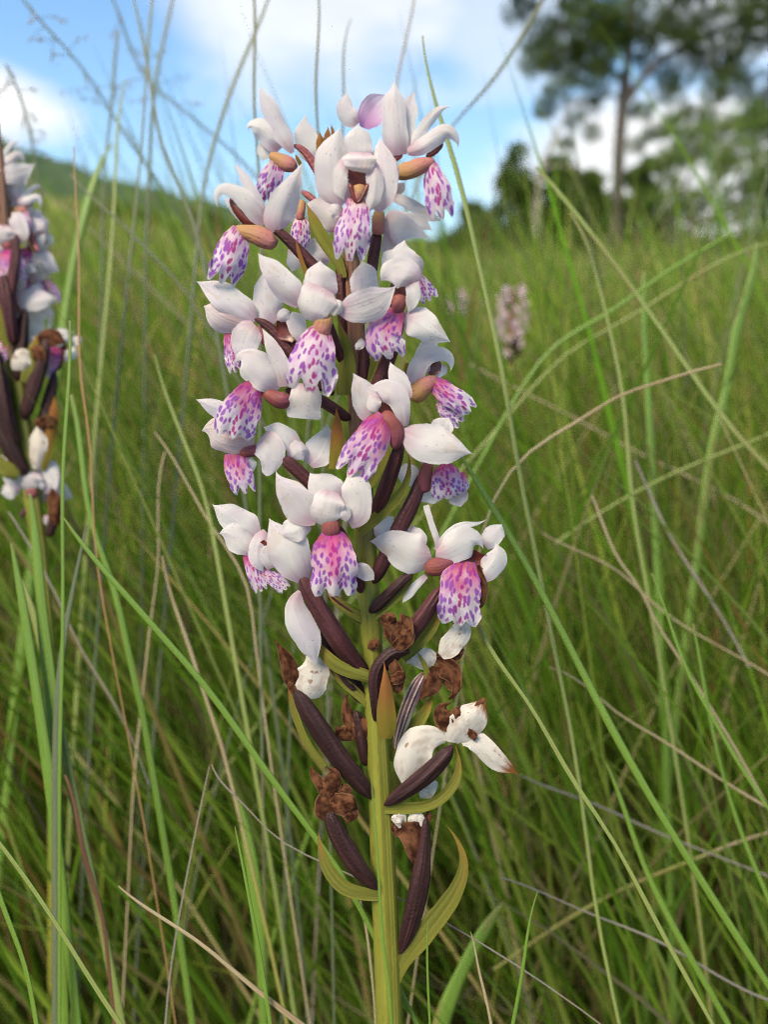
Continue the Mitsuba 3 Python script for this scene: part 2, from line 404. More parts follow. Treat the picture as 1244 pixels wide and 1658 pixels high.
# ------------------------------------------------------------------ the orchid: flowers as (label, depth, parts)
# each part: (name, material, spine points (x, y, half width or radius), depths along it, options)
S_, H_, L_ = 'sepal', 'hood', 'lip'
FLOWERS = [
    ('side-facing flower at the upper left of the tip with a tall white sepal', -45, [
        ('sepal', 'petal', [(474, 248, 3), (457, 218, 13), (439, 182, 13), (428, 157, 9), (421, 139, 4)], (4, 14, 6), dict(cup=-.35, roll=.35)),
        ('hood', 'petal', [(452, 244, 7), (436, 222, 15), (419, 206, 13), (406, 203, 8), (402, 215, 3)], (0, 8, 4), dict(cup=.6)),
        ('sepal', 'petal', [(446, 234, 10), (432, 244, 13), (426, 262, 5)], (-8, -6, -8), dict(cup=.2)),
        ('sepal', 'petal', [(511, 264, 6), (502, 242, 17), (494, 215, 15), (493, 199, 9), (497, 185, 3)], (-26, -20, -26), dict(cup=.3)),
        ('spur', 'sac', [(436, 251, 7), (450, 258, 14), (466, 266, 18), (482, 268, 9)], (2, 4, 2), dict(tube=True)),
        ('lip', 'lip', [(448, 262, 11), (441, 284, 20), (431, 310, 20), (424, 330, 13)], (6, 14, 2), dict(cup=.5, lobes=.25, ruffle=.12, roll=.3)),
        ('ovary', 'ovary', [(474, 236, 6), (490, 243, 7), (505, 262, 8), (522, 292, 8), (556, 350, 8)], (2, 0, 40), dict(tube=True, ribs=.05, typ=1)),
    ]),
    ('open flower facing the viewer at the top of the spike with an arched hood over a dark mouth', 55, [
        ('sepal', 'petal', [(585, 262, 20), (581, 243, 19), (580, 222, 18), (579, 209, 13), (579, 202, 5)], (-6, 4, -2), dict(cup=.4)),
        ('sepal', 'petal', [(560, 328, 9), (543, 300, 27), (539, 265, 27), (545, 230, 17), (550, 207, 5)], (-4, 4, -6), dict(cup=.45, roll=-.2)),
        ('sepal', 'petal', [(605, 340, 10), (616, 312, 22), (621, 280, 20), (618, 250, 16), (616, 222, 5)], (-4, 4, -6), dict(cup=.45, roll=.2)),
        ('sepal', 'petal', [(628, 318, 6), (634, 290, 10), (634, 262, 8), (628, 245, 3)], (-14, -12, -16), dict(cup=.3, typ=1)),
        ('mouth', 'mouth', [(582, 262, 12), (582, 282, 16), (582, 308, 13)], (0, -4, 2), dict(cup=-.9)),
        ('hood', 'petal', [(582, 247, 17), (582, 258, 27), (582, 270, 24), (581, 279, 13)], (4, 22, 22, 16), dict(cup=.75, blunt=True)),
        ('sepal', 'petal', [(560, 262, 8), (551, 285, 10), (552, 310, 9), (558, 326, 3)], (12, 16, 10), dict(cup=.5)),
        ('sepal', 'petal', [(602, 264, 7), (607, 292, 12), (604, 322, 11), (597, 345, 4)], (12, 16, 10), dict(cup=.5)),
        ('column', 'sac', [(582, 300, 12), (581, 314, 9), (578, 328, 3)], (8, 14, 12), dict(tube=True, flat=.6)),
        ('rim', 'mouth', [(566, 299, 4), (572, 316, 4), (579, 328, 3), (588, 317, 4), (597, 299, 4)], (12, 14, 12), dict(tube=True)),
        ('lip', 'lip', [(579, 322, 16), (576, 350, 24), (571, 380, 29), (568, 404, 29), (566, 424, 20)], (8, 26, 14), dict(cup=.55, lobes=.22, ruffle=.12)),
        ('petal', 'petal', [(552, 346, 5), (543, 342, 10), (531, 340, 4)], (2, 4, 2), dict(cup=.3)),
        ('ovary', 'ovary', [(575, 330, 8), (572, 360, 9), (572, 410, 10)], (-10, -30, -48), dict(tube=True, ribs=.06)),
    ]),
    ('side-facing flower at the upper right of the tip with a tall folded white sepal', -10, [
        ('sepal', 'petal', [(579, 202, 5), (568, 192, 14), (559, 176, 12), (560, 161, 8), (562, 150, 3)], (-40, -36, -44), dict(cup=.3)),
        ('sepal', 'petal', [(590, 208, 6), (599, 190, 18), (611, 172, 21), (624, 154, 11)], (-34, -26, -32), dict(cup=-.5, typ=2)),
        ('sepal', 'petal', [(645, 252, 12), (641, 222, 18), (638, 190, 17), (638, 160, 15), (639, 144, 8), (637, 130, 3)], (4, 14, 4), dict(cup=.3)),
        ('sepal', 'petal', [(657, 246, 7), (656, 215, 14), (660, 182, 14), (667, 158, 8), (673, 148, 2)], (-6, -2, -8), dict(cup=-.3)),
        ('sepal', 'petal', [(658, 245, 4), (678, 220, 8), (695, 195, 8), (712, 178, 6), (730, 174, 3)], (2, 8, 4), dict(cup=.4, typ=0)),
        ('hood', 'petal', [(660, 246, 5), (685, 237, 12), (705, 223, 12), (723, 214, 11), (737, 223, 8), (741, 240, 3)], (6, 16, 8), dict(cup=.7)),
        ('mouth', 'mouth', [(690, 254, 3), (704, 246, 5), (717, 232, 3)], (4, 6, 4), dict(tube=True)),
        ('spur', 'sac', [(640, 272, 12), (653, 278, 20), (674, 272, 19), (693, 264, 13), (705, 262, 8)], (2, 6, 4), dict(tube=True)),
        ('lip', 'lip', [(699, 264, 8), (704, 288, 18), (709, 312, 23), (713, 336, 22), (717, 356, 15)], (8, 16, 6), dict(cup=.55, lobes=.22, ruffle=.14, roll=-.2)),
        ('ovary', 'ovary', [(652, 252, 8), (630, 262, 8), (606, 300, 9), (588, 350, 9)], (0, -10, -2), dict(tube=True, ribs=.06, typ=1)),
    ]),
    ('white flower bent to the right under the tip with a pale pink spur', -30, [
        ('hood', 'petal', [(624, 376, 8), (640, 371, 26), (660, 371, 16), (680, 379, 7), (697, 386, 3)], (0, 12, 4), dict(cup=.55)),
        ('sepal', 'petal', [(630, 346, 4), (655, 352, 8), (680, 361, 10), (700, 374, 4)], (-6, 2, -4), dict(cup=.4)),
        ('sepal', 'petal', [(622, 318, 4), (660, 329, 8), (690, 347, 9), (715, 358, 4)], (-12, -6, -10), dict(cup=.5)),
        ('sepal', 'petal', [(632, 370, 8), (630, 395, 10), (622, 424, 4)], (-6, -2, -8), dict(cup=.3, typ=1)),
        ('sepal', 'petal', [(640, 318, 3), (648, 305, 7), (656, 296, 3)], (-16, -14, -16), dict(cup=.3, typ=1)),
        ('spur', 'sac', [(614, 340, 9), (613, 358, 14), (612, 380, 12)], (6, 14, 8), dict(tube=True, typ=0)),
        ('ovary', 'ovary', [(612, 372, 9), (607, 400, 11), (602, 435, 11), (592, 490, 10)], (4, 10, 28), dict(tube=True, ribs=.07)),
    ]),
    ('leftmost flower of the upper spike, side-facing with a slender upright sepal and spotted lip', 10, [
        ('sepal', 'petal', [(428, 362, 4), (419, 336, 9), (405, 305, 8), (391, 281, 6), (378, 263, 4)], (2, 10, 4), dict(cup=.4)),
        ('sepal', 'petal', [(394, 362, 3), (380, 340, 6), (363, 320, 3)], (-12, -10, -12), dict(cup=.3)),
        ('mouth', 'mouth', [(373, 321, 4), (385, 338, 9), (399, 355, 10), (412, 366, 6)], (-4, -2, -2), dict(tube=True)),
        ('hood', 'petal', [(429, 361, 5), (414, 346, 13), (398, 326, 13), (378, 310, 10), (358, 308, 8), (351, 319, 6), (354, 337, 3)], (4, 16, 8), dict(cup=.7)),
        ('sepal', 'petal', [(452, 373, 12), (450, 353, 22), (461, 326, 21), (476, 295, 12), (491, 262, 3)], (10, 18, 6), dict(cup=.3, roll=-.25)),
        ('spur', 'sac', [(378, 370, 9), (397, 376, 16), (420, 383, 21), (438, 390, 20), (450, 388, 10)], (4, 8, 4), dict(tube=True)),
        ('lip', 'lip', [(389, 370, 13), (380, 395, 26), (371, 425, 29), (363, 445, 25), (358, 460, 14)], (8, 20, 4), dict(cup=.55, lobes=.22, ruffle=.13, roll=.2)),
        ('ovary', 'ovary', [(432, 361, 6), (455, 379, 9), (480, 403, 11), (510, 434, 12), (552, 475, 11)], (6, 4, -4), dict(tube=True, ribs=.07)),
    ]),
    ('half hidden flower behind the upper left flowers, its lilac spotted lip between two white sepals', -40, [
        ('spur', 'sac', [(489, 324, 7), (487, 340, 10), (486, 358, 7)], (0, 4, 2), dict(tube=True)),
        ('lip', 'lip', [(488, 352, 8), (487, 372, 16), (486, 392, 15), (484, 404, 8)], (2, 8, 2), dict(cup=.4, lobes=.2, ruffle=.1)),
        ('sepal', 'petal', [(472, 402, 5), (476, 420, 10), (472, 440, 8)], (-6, -2, -6), dict(cup=.2)),
        ('sepal', 'petal', [(536, 422, 14), (512, 412, 22), (490, 420, 12), (476, 436, 3)], (-12, -8, -12), dict(cup=.3)),
        ('sepal', 'petal', [(550, 366, 12), (532, 350, 23), (513, 337, 18), (496, 331, 5)], (22, 26, 20), dict(cup=.3)),
        ('ovary', 'ovary', [(488, 310, 6), (505, 322, 7), (530, 350, 8), (562, 400, 8)], (2, 10, 34), dict(tube=True, ribs=.06, typ=1)),
    ]),
    ('large open flower at the middle of the spike with two wide white wings and a three lobed spotted lip', 70, [
        ('sepal', 'petal', [(487, 492, 9), (466, 468, 20), (446, 444, 17), (429, 425, 11), (418, 410, 4)], (2, 8, -4), dict(cup=.3, roll=.2)),
        ('sepal', 'petal', [(549, 503, 6), (572, 500, 21), (597, 493, 25), (622, 480, 17), (642, 462, 4)], (4, 12, 2), dict(cup=.25, roll=-.2)),
        ('sepal', 'petal', [(520, 478, 20), (519, 458, 24), (518, 440, 19), (519, 422, 7)], (0, 4, -4), dict(cup=.4)),
        ('hood', 'petal', [(523, 466, 20), (516, 480, 31), (508, 500, 27), (502, 519, 10)], (6, 24, 26, 16), dict(cup=.7, blunt=True)),
        ('petal', 'petal', [(536, 490, 8), (546, 500, 11), (554, 506, 5)], (12, 16, 10), dict(cup=.5)),
        ('column', 'sac', [(525, 508, 15), (523, 524, 18), (521, 544, 15)], (8, 14, 10), dict(tube=True, flat=.6)),
        ('lip', 'lip', [(523, 534, 16), (513, 558, 32), (507, 585, 38), (504, 612, 42), (500, 637, 36)], (14, 28, 14), dict(cup=.45, lobes=.24, ruffle=.1, nu=25, nv=30)),
        ('ovary', 'ovary', [(530, 515, 8), (545, 560, 9), (560, 600, 8)], (-8, -30, -60), dict(tube=True, ribs=.06)),
    ]),
    ('flower turned away at the left, second row, seen from behind with a greyish mauve hood', 0, [
        ('sepal', 'petal', [(413, 520, 5), (392, 502, 19), (366, 483, 20), (340, 467, 13), (318, 456, 4)], (4, 10, 0), dict(cup=.4)),
        ('hood', 'petal', [(410, 525, 4), (388, 523, 13), (362, 514, 21), (342, 502, 18), (330, 496, 9)], (0, 4, -4), dict(cup=.5, typ=1)),
        ('sepal', 'petal', [(413, 526, 12), (400, 545, 21), (393, 566, 17), (385, 585, 6)], (6, 14, 6), dict(cup=.4)),
        ('sepal', 'petal', [(448, 520, 10), (434, 498, 21), (432, 465, 17), (428, 436, 8)], (-6, 0, -6), dict(cup=.3)),
        ('spur', 'sac', [(416, 530, 9), (426, 545, 10), (431, 560, 5)], (0, 2, 0), dict(tube=True, typ=1)),
        ('lip', 'lip', [(372, 538, 8), (374, 560, 12), (378, 585, 13), (382, 604, 8)], (-8, -4, -8), dict(cup=.4, typ=1, lobes=.2, ruffle=.1)),
        ('ovary', 'ovary', [(412, 517, 6), (430, 525, 8), (452, 546, 11), (478, 578, 13), (530, 632, 12)], (6, 10, 0), dict(tube=True, ribs=.08)),
    ]),
    ('small flower hidden behind the big middle flower showing a brown red mouth', 20, [
        ('mouth', 'mouth', [(458, 516, 8), (465, 534, 15), (473, 555, 8)], (6, 0, 6), dict(cup=-.6)),
        ('sepal', 'petal', [(489, 552, 6), (482, 530, 13), (474, 505, 14)], (8, 12, 6), dict(cup=.4)),
        ('sepal', 'petal', [(452, 520, 4), (462, 509, 9), (470, 505, 5)], (8, 12, 8), dict(cup=.4)),
        ('ovary', 'ovary', [(470, 550, 8), (500, 590, 9), (540, 640, 9)], (-6, -10, -20), dict(tube=True, ribs=.07)),
    ]),
    ('left flower of the third row with a pink stained spotted lip and mauve hood', 30, [
        ('hood', 'petal', [(452, 630, 9), (430, 608, 24), (410, 590, 23), (392, 578, 12), (380, 588, 4)], (4, 18, 6), dict(cup=.55, typ=0)),
        ('sepal', 'petal', [(461, 626, 8), (455, 596, 13), (441, 562, 10), (424, 531, 3)], (12, 22, 10), dict(cup=.4, roll=.3)),
        ('spur', 'sac', [(424, 632, 7), (440, 642, 15), (458, 648, 19), (470, 640, 12)], (2, 6, 2), dict(tube=True, typ=1)),
        ('lip', 'lip', [(420, 618, 9), (402, 642, 26), (389, 668, 35), (380, 692, 31), (376, 710, 18)], (6, 20, 8), dict(cup=.55, typ=1, lobes=.16, ruffle=.1, roll=.25)),
        ('sepal', 'petal', [(497, 622, 18), (494, 648, 27), (491, 678, 28)], (8, 12, 6), dict(cup=.3, blunt=True)),
        ('ovary', 'ovary', [(462, 632, 8), (500, 640, 11), (530, 655, 11), (566, 680, 10)], (-4, -10, -24), dict(tube=True, ribs=.07)),
    ]),
    ('lowest left flower of the third row, small, with a crimson edged lip pointing down', 5, [
        ('sepal', 'petal', [(386, 692, 8), (362, 669, 13), (340, 656, 10), (317, 647, 4)], (-6, -2, -8), dict(cup=.3)),
        ('hood', 'petal', [(412, 712, 5), (387, 711, 21), (362, 702, 25), (342, 695, 20), (327, 698, 9)], (4, 12, 2), dict(cup=.5, typ=1)),
        ('spur', 'sac', [(384, 733, 7), (400, 731, 13), (418, 729, 12)], (0, 4, 0), dict(tube=True, typ=1)),
        ('lip', 'lip', [(378, 734, 14), (383, 755, 21), (391, 776, 20), (398, 800, 9)], (4, 12, 2), dict(cup=.5, typ=1, lobes=.24, ruffle=.16)),
        ('sepal', 'petal', [(392, 742, 8), (404, 750, 14), (416, 748, 5)], (-2, 0, -2), dict(cup=.3)),
        ('sepal', 'petal', [(424, 708, 14), (437, 728, 25), (438, 748, 18), (428, 768, 6)], (10, 14, 8), dict(cup=.3, blunt=True)),
        ('sepal', 'petal', [(482, 724, 9), (460, 708, 16), (441, 697, 13), (427, 692, 5)], (2, 6, 0), dict(cup=.4)),
        ('sepal', 'petal', [(500, 752, 8), (514, 734, 21), (525, 712, 15), (530, 686, 4)], (-10, -6, -12), dict(cup=.3)),
        ('petal', 'petal', [(472, 742, 6), (484, 730, 15), (498, 728, 8)], (0, 6, 0), dict(cup=.6)),
        ('ovary', 'ovary', [(458, 740, 11), (484, 764, 13), (514, 792, 12), (560, 830, 10)], (6, 4, -4), dict(tube=True, ribs=.08)),
    ]),
    ('open flower right of the stem in the third row, crimson throat and lip pointing lower left', 62, [
        ('sepal', 'petal', [(606, 668, 20), (594, 648, 21), (583, 625, 13), (572, 604, 4)], (-4, 2, -6), dict(cup=.35)),
        ('sepal', 'petal', [(656, 645, 9), (647, 618, 13), (637, 600, 8), (632, 586, 3)], (2, 6, -2), dict(cup=.4)),
        ('mouth', 'mouth', [(622, 650, 10), (631, 666, 15), (638, 688, 10)], (2, -2, 4), dict(cup=-.7)),
        ('hood', 'petal', [(655, 690, 5), (650, 660, 13), (636, 636, 17), (616, 627, 14), (600, 626, 6)], (8, 20, 10), dict(cup=.65)),
        ('petal', 'petal', [(610, 640, 8), (606, 655, 10), (610, 668, 5)], (8, 10, 8), dict(cup=.4)),
        ('spur', 'sac', [(617, 672, 14), (633, 684, 19), (642, 704, 17), (636, 727, 9)], (4, 8, 4), dict(tube=True, typ=1)),
        ('lip', 'lip', [(624, 674, 14), (607, 702, 28), (592, 728, 32), (577, 752, 30), (564, 772, 24)], (12, 24, 10), dict(cup=.55, typ=1, lobes=.26, ruffle=.08, nu=25)),
        ('sepal', 'petal', [(651, 698, 5), (671, 708, 22), (700, 720, 28), (731, 727, 21), (766, 735, 3)], (6, 14, 2), dict(cup=.25, roll=.15)),
        ('sepal', 'petal', [(700, 704, 10), (718, 690, 15), (727, 676, 6)], (-16, -14, -18), dict(cup=.3)),
        ('ovary', 'ovary', [(649, 712, 9), (639, 748, 13), (624, 790, 14), (606, 834, 12)], (-6, -20, -50), dict(tube=True, ribs=.08)),
    ]),
    ('right flower of the second row with a domed hood, magenta lip and one wing spread right', 40, [
        ('sepal', 'petal', [(663, 452, 18), (656, 430, 25), (652, 410, 18), (656, 389, 7)], (-4, 2, -4), dict(cup=.35)),
        ('sepal', 'petal', [(640, 440, 12), (634, 420, 14), (640, 404, 6)], (-8, -4, -8), dict(cup=.3)),
        ('mouth', 'mouth', [(645, 452, 9), (649, 468, 14), (650, 490, 11)], (2, -2, 4), dict(cup=-.7)),
        ('hood', 'petal', [(670, 460, 12), (655, 444, 22), (635, 442, 19), (618, 455, 8)], (10, 20, 10), dict(cup=.7)),
        ('sepal', 'petal', [(667, 452, 9), (669, 478, 10), (661, 507, 4)], (10, 14, 8), dict(cup=.5)),
        ('spur', 'sac', [(648, 478, 13), (646, 494, 15), (642, 510, 12)], (4, 8, 6), dict(tube=True, typ=1)),
        ('lip', 'lip', [(643, 500, 12), (632, 520, 24), (622, 540, 30), (625, 560, 24), (632, 582, 12)], (10, 22, 10), dict(cup=.5, typ=1, lobes=.2, ruffle=.1)),
        ('petal', 'petal', [(590, 552, 6), (582, 560, 6), (576, 567, 2)], (10, 10, 8), dict(cup=.3)),
        ('sepal', 'petal', [(656, 510, 8), (675, 520, 22), (695, 534, 19), (715, 546, 10), (730, 554, 4)], (2, 10, 0), dict(cup=.35)),
        ('sepal', 'petal', [(590, 484, 16), (590, 456, 19), (589, 434, 15), (586, 424, 8)], (-14, -10, -14), dict(cup=.3)),
        ('ovary', 'ovary', [(650, 500, 9), (642, 540, 12), (629, 582, 14), (604, 640, 13)], (-8, -16, -30), dict(tube=True, ribs=.08)),
    ]),
    ('flower behind the second row at the right, only a lilac lip tip showing', -40, [
        ('lip', 'lip', [(678, 446, 6), (687, 466, 14), (698, 488, 17)], (0, 4, 0), dict(cup=.4, lobes=.22, ruffle=.12)),
        ('spur', 'sac', [(664, 440, 9), (672, 446, 10), (680, 450, 6)], (0, 2, 0), dict(tube=True)),
        ('ovary', 'ovary', [(660, 446, 8), (640, 480, 9), (600, 540, 9)], (0, 10, 20), dict(tube=True, ribs=.07)),
    ]),
    ('small flower at the right edge of the third row with a frilled lip facing right', -5, [
        ('sepal', 'petal', [(690, 606, 8), (684, 585, 13), (693, 565, 13), (712, 550, 6)], (0, 6, -4), dict(cup=.35)),
        ('hood', 'petal', [(662, 622, 5), (674, 602, 13), (686, 582, 13), (706, 573, 11), (724, 577, 9), (731, 590, 6), (729, 602, 3)], (6, 14, 6), dict(cup=.6)),
        ('mouth', 'mouth', [(702, 578, 6), (702, 592, 11), (696, 608, 6)], (0, -2, 0), dict(cup=-.6)),
        ('petal', 'petal', [(718, 590, 6), (713, 602, 9), (712, 613, 4)], (-6, -6, -6), dict(cup=.3)),
        ('spur', 'sac', [(664, 642, 15), (678, 634, 22), (692, 622, 18), (710, 616, 8)], (2, 6, 2), dict(tube=True)),
        ('lip', 'lip', [(700, 617, 9), (715, 630, 17), (734, 645, 19), (752, 658, 17), (762, 668, 9)], (8, 14, 4), dict(cup=.6, typ=1, lobes=.2, ruffle=.2)),
        ('lip', 'lip', [(712, 648, 10), (732, 666, 19), (752, 682, 13)], (0, 0, -6), dict(cup=.3, typ=0, lobes=.2, ruffle=.2, label='pale underside lobe of the frilled lip')),
        ('ovary', 'ovary', [(660, 630, 6), (640, 660, 8), (606, 720, 9)], (0, 0, 5), dict(tube=True, ribs=.07)),
    ]),
    ('right flower of the fourth row whose pink stained lip curls over like a cap', 0, [
        ('spur', 'sac', [(696, 746, 9), (689, 770, 15), (687, 798, 12)], (4, 8, 4), dict(tube=True, typ=1)),
        ('lip', 'lip', [(714, 752, 12), (722, 772, 24), (725, 795, 26), (727, 808, 16)], (10, 22, 8), dict(cup=.6, typ=1, lobes=.08, ruffle=.06)),
        ('lip', 'lip', [(742, 768, 8), (749, 785, 9), (752, 801, 5)], (8, 10, 4), dict(cup=.5, typ=1)),
        ('petal', 'petal', [(738, 788, 8), (742, 805, 14), (746, 821, 8)], (0, 2, 0), dict(cup=-.3, typ=1)),
        ('sepal', 'petal', [(679, 768, 6), (663, 769, 16), (644, 770, 8)], (-10, -8, -10), dict(cup=.3)),
        ('sepal', 'petal', [(676, 800, 6), (698, 805, 9), (716, 809, 4)], (-6, -6, -6), dict(cup=.3)),
        ('sepal', 'petal', [(692, 752, 3), (688, 746, 6), (684, 738, 3)], (-4, -4, -4), dict(cup=.3, typ=1)),
        ('ovary', 'ovary', [(682, 764, 8), (674, 800, 13), (650, 850, 15), (626, 900, 14), (604, 945, 11)], (0, 12, 10), dict(tube=True, ribs=.09)),
    ]),
    ('lowest front flower of the spike with a crimson stripe down its white spotted lip', 72, [
        ('sepal', 'petal', [(514, 840, 10), (487, 820, 25), (469, 798, 20), (455, 780, 12), (447, 763, 5)], (0, 6, -4), dict(cup=.3, roll=.2)),
        ('sepal', 'petal', [(500, 846, 9), (478, 856, 18), (456, 866, 8)], (-10, -8, -10), dict(cup=.3)),
        ('sepal', 'petal', [(549, 810, 15), (531, 796, 25), (515, 782, 18), (502, 766, 8)], (0, 6, -4), dict(cup=.35)),
        ('sepal', 'petal', [(562, 842, 14), (576, 825, 22), (577, 798, 21), (570, 775, 18), (562, 766, 8)], (4, 10, 0), dict(cup=.3)),
        ('hood', 'petal', [(538, 795, 11), (532, 813, 26), (528, 834, 25), (529, 850, 8)], (8, 24, 22, 14), dict(cup=.7, blunt=True)),
        ('petal', 'petal', [(548, 815, 6), (557, 830, 10), (560, 845, 5)], (14, 16, 12), dict(cup=.5)),
        ('column', 'sac', [(537, 838, 15), (536, 854, 18), (537, 872, 14)], (8, 12, 8), dict(tube=True, typ=1, flat=.6)),
        ('lip', 'lip', [(538, 860, 16), (539, 884, 33), (541, 914, 37), (541, 942, 36), (541, 966, 26)], (12, 26, 10), dict(cup=.45, typ=2, lobes=.2, ruffle=.09, nu=25, nv=30)),
        ('sepal', 'petal', [(572, 917, 5), (588, 925, 11), (606, 939, 5)], (0, 0, -4), dict(cup=.4)),
        ('ovary', 'ovary', [(545, 850, 8), (568, 900, 10), (585, 960, 9)], (-10, -40, -64), dict(tube=True, ribs=.08)),
    ]),
    ('flower turned left and away in the lowest row, white petals closing over a brown mouth', 30, [
        ('sepal', 'petal', [(418, 868, 8), (396, 853, 22), (370, 835, 18), (344, 817, 5)], (-4, 2, -6), dict(cup=.4)),
        ('sepal', 'petal', [(410, 890, 8), (387, 874, 19), (366, 863, 14), (355, 864, 5)], (2, 6, -2), dict(cup=.4, typ=0)),
        ('sepal', 'petal', [(432, 862, 6), (419, 884, 13), (419, 910, 12), (427, 927, 4)], (6, 14, 6), dict(cup=.6)),
        ('mouth', 'mouth', [(432, 878, 5), (426, 888, 8), (424, 898, 4)], (16, 14, 14), dict(cup=-.4)),
        ('sepal', 'petal', [(492, 940, 8), (479, 915, 25), (465, 888, 30), (450, 864, 18), (436, 839, 5)], (12, 26, 10), dict(cup=.45)),
        ('sepal', 'petal', [(440, 920, 6), (436, 895, 14), (440, 872, 8)], (10, 16, 8), dict(cup=.5)),
        ('lip', 'lip', [(400, 895, 8), (410, 920, 13), (419, 945, 11), (424, 958, 5)], (0, 4, 0), dict(cup=.4, typ=1, lobes=.15)),
        ('lip', 'lip', [(424, 928, 9), (444, 938, 12), (464, 955, 6)], (2, 4, 0), dict(cup=.4, typ=0, lobes=.15)),
        ('ovary', 'ovary', [(485, 930, 8), (505, 965, 16), (543, 1028, 19), (578, 1074, 15), (598, 1094, 8)], (10, 14, -26), dict(tube=True, ribs=.1)),
        ('sepal', 'petal', [(487, 958, 4), (479, 985, 16), (490, 1015, 21), (503, 1046, 17), (513, 1076, 4)], (16, 24, 14), dict(cup=.3, roll=.25, label='white sepal hanging below the flower')),
    ]),
    ('large flower at the lower right with a broad white wing to the left and a fading crimson lip', 18, [
        ('sepal', 'petal', [(698, 898, 10), (671, 897, 29), (645, 886, 25), (620, 878, 15), (598, 877, 4)], (6, 14, 2), dict(cup=.25, roll=.15)),
        ('sepal', 'petal', [(710, 884, 5), (703, 860, 5), (695, 836, 5), (690, 818, 5)], (0, 4, 0), dict(cup=.3, blunt=True)),
        ('sepal', 'petal', [(707, 892, 5), (722, 872, 7), (744, 853, 6), (766, 849, 4), (787, 841, 3)], (8, 12, 4), dict(cup=.4)),
        ('hood', 'petal', [(706, 894, 6), (724, 892, 20), (746, 880, 23), (766, 873, 16), (783, 888, 6)], (8, 20, 8), dict(cup=.6, typ=0)),
        ('mouth', 'mouth', [(752, 905, 9), (770, 908, 15), (788, 898, 8)], (4, 0, 4), dict(cup=-.5)),
        ('sepal', 'petal', [(784, 882, 10), (800, 866, 14), (813, 849, 7)], (-6, -4, -8), dict(cup=.3)),
        ('sepal', 'petal', [(778, 934, 8), (798, 914, 17), (806, 892, 12), (802, 880, 5)], (0, 4, -2), dict(cup=.4)),
        ('spur', 'sac', [(688, 916, 11), (705, 918, 20), (725, 913, 15), (744, 906, 10)], (4, 8, 4), dict(tube=True, typ=1)),
        ('lip', 'lip', [(752, 908, 18), (747, 938, 32), (744, 968, 34), (744, 994, 27), (743, 1013, 14)], (10, 24, 8), dict(cup=.5, typ=1, lobes=.1, ruffle=.08)),
        ('lip', 'dead', [(768, 918, 9), (778, 945, 9), (780, 972, 7), (772, 990, 3)], (6, 8, 4), dict(cup=.6, label='browned fold of the lip')),
        ('sepal', 'petal', [(690, 932, 4), (668, 955, 6), (652, 976, 5)], (-8, -8, -8), dict(cup=.3)),
        ('sepal', 'petal', [(606, 866, 5), (622, 850, 15), (638, 836, 5)], (-12, -12, -12), dict(cup=.3)),
        ('sepal', 'petal', [(662, 856, 5), (676, 870, 12), (690, 884, 6)], (-12, -12, -12), dict(cup=.3)),
        ('ovary', 'ovary', [(716, 948, 8), (701, 975, 14), (681, 1005, 16), (652, 1044, 14), (614, 1090, 9)], (-4, 0, -14), dict(tube=True, ribs=.1)),
    ]),
]

ORCHID = holder('orchid', 'tall sharp orchid with white petals and purple spotted lips in the middle', 'orchid')
MAIN = dict(dist=D0)
stem_pl = Place(**MAIN)
part(ORCHID, 'stem', 'stem', [(566, 250, 4), (568, 330, 9), (569, 420, 15), (573, 500, 18), (580, 650, 19), (590, 830, 19), (600, 1000, 19), (612, 1200, 20), (621, 1400, 23), (628, 1560, 24), (632, 1700, 24), (640, 2100, 25), (642, 2900, 25)],
     (-6, -2, 0, 0), stem_pl, tube=True, ribs=.07, nrib=7, nv=170, nu=42, round_ends=False, bumpy=.10, slim=.86)


def build_flower(root, spec, label, pl, skip=()):
    f = holder(f'{root}__flower', label)
    for nm, mt, pts, zs, o in spec:
        if nm not in skip:
            o = dict(o)
            part(f, nm, mt, pts, zs, pl, typ=o.pop('typ', 0), tube=o.pop('tube', False), label=o.pop('label', None), **o)
    return f


for lab, z, spec in FLOWERS:
    build_flower(ORCHID, spec, lab, Place(z=z, **MAIN))

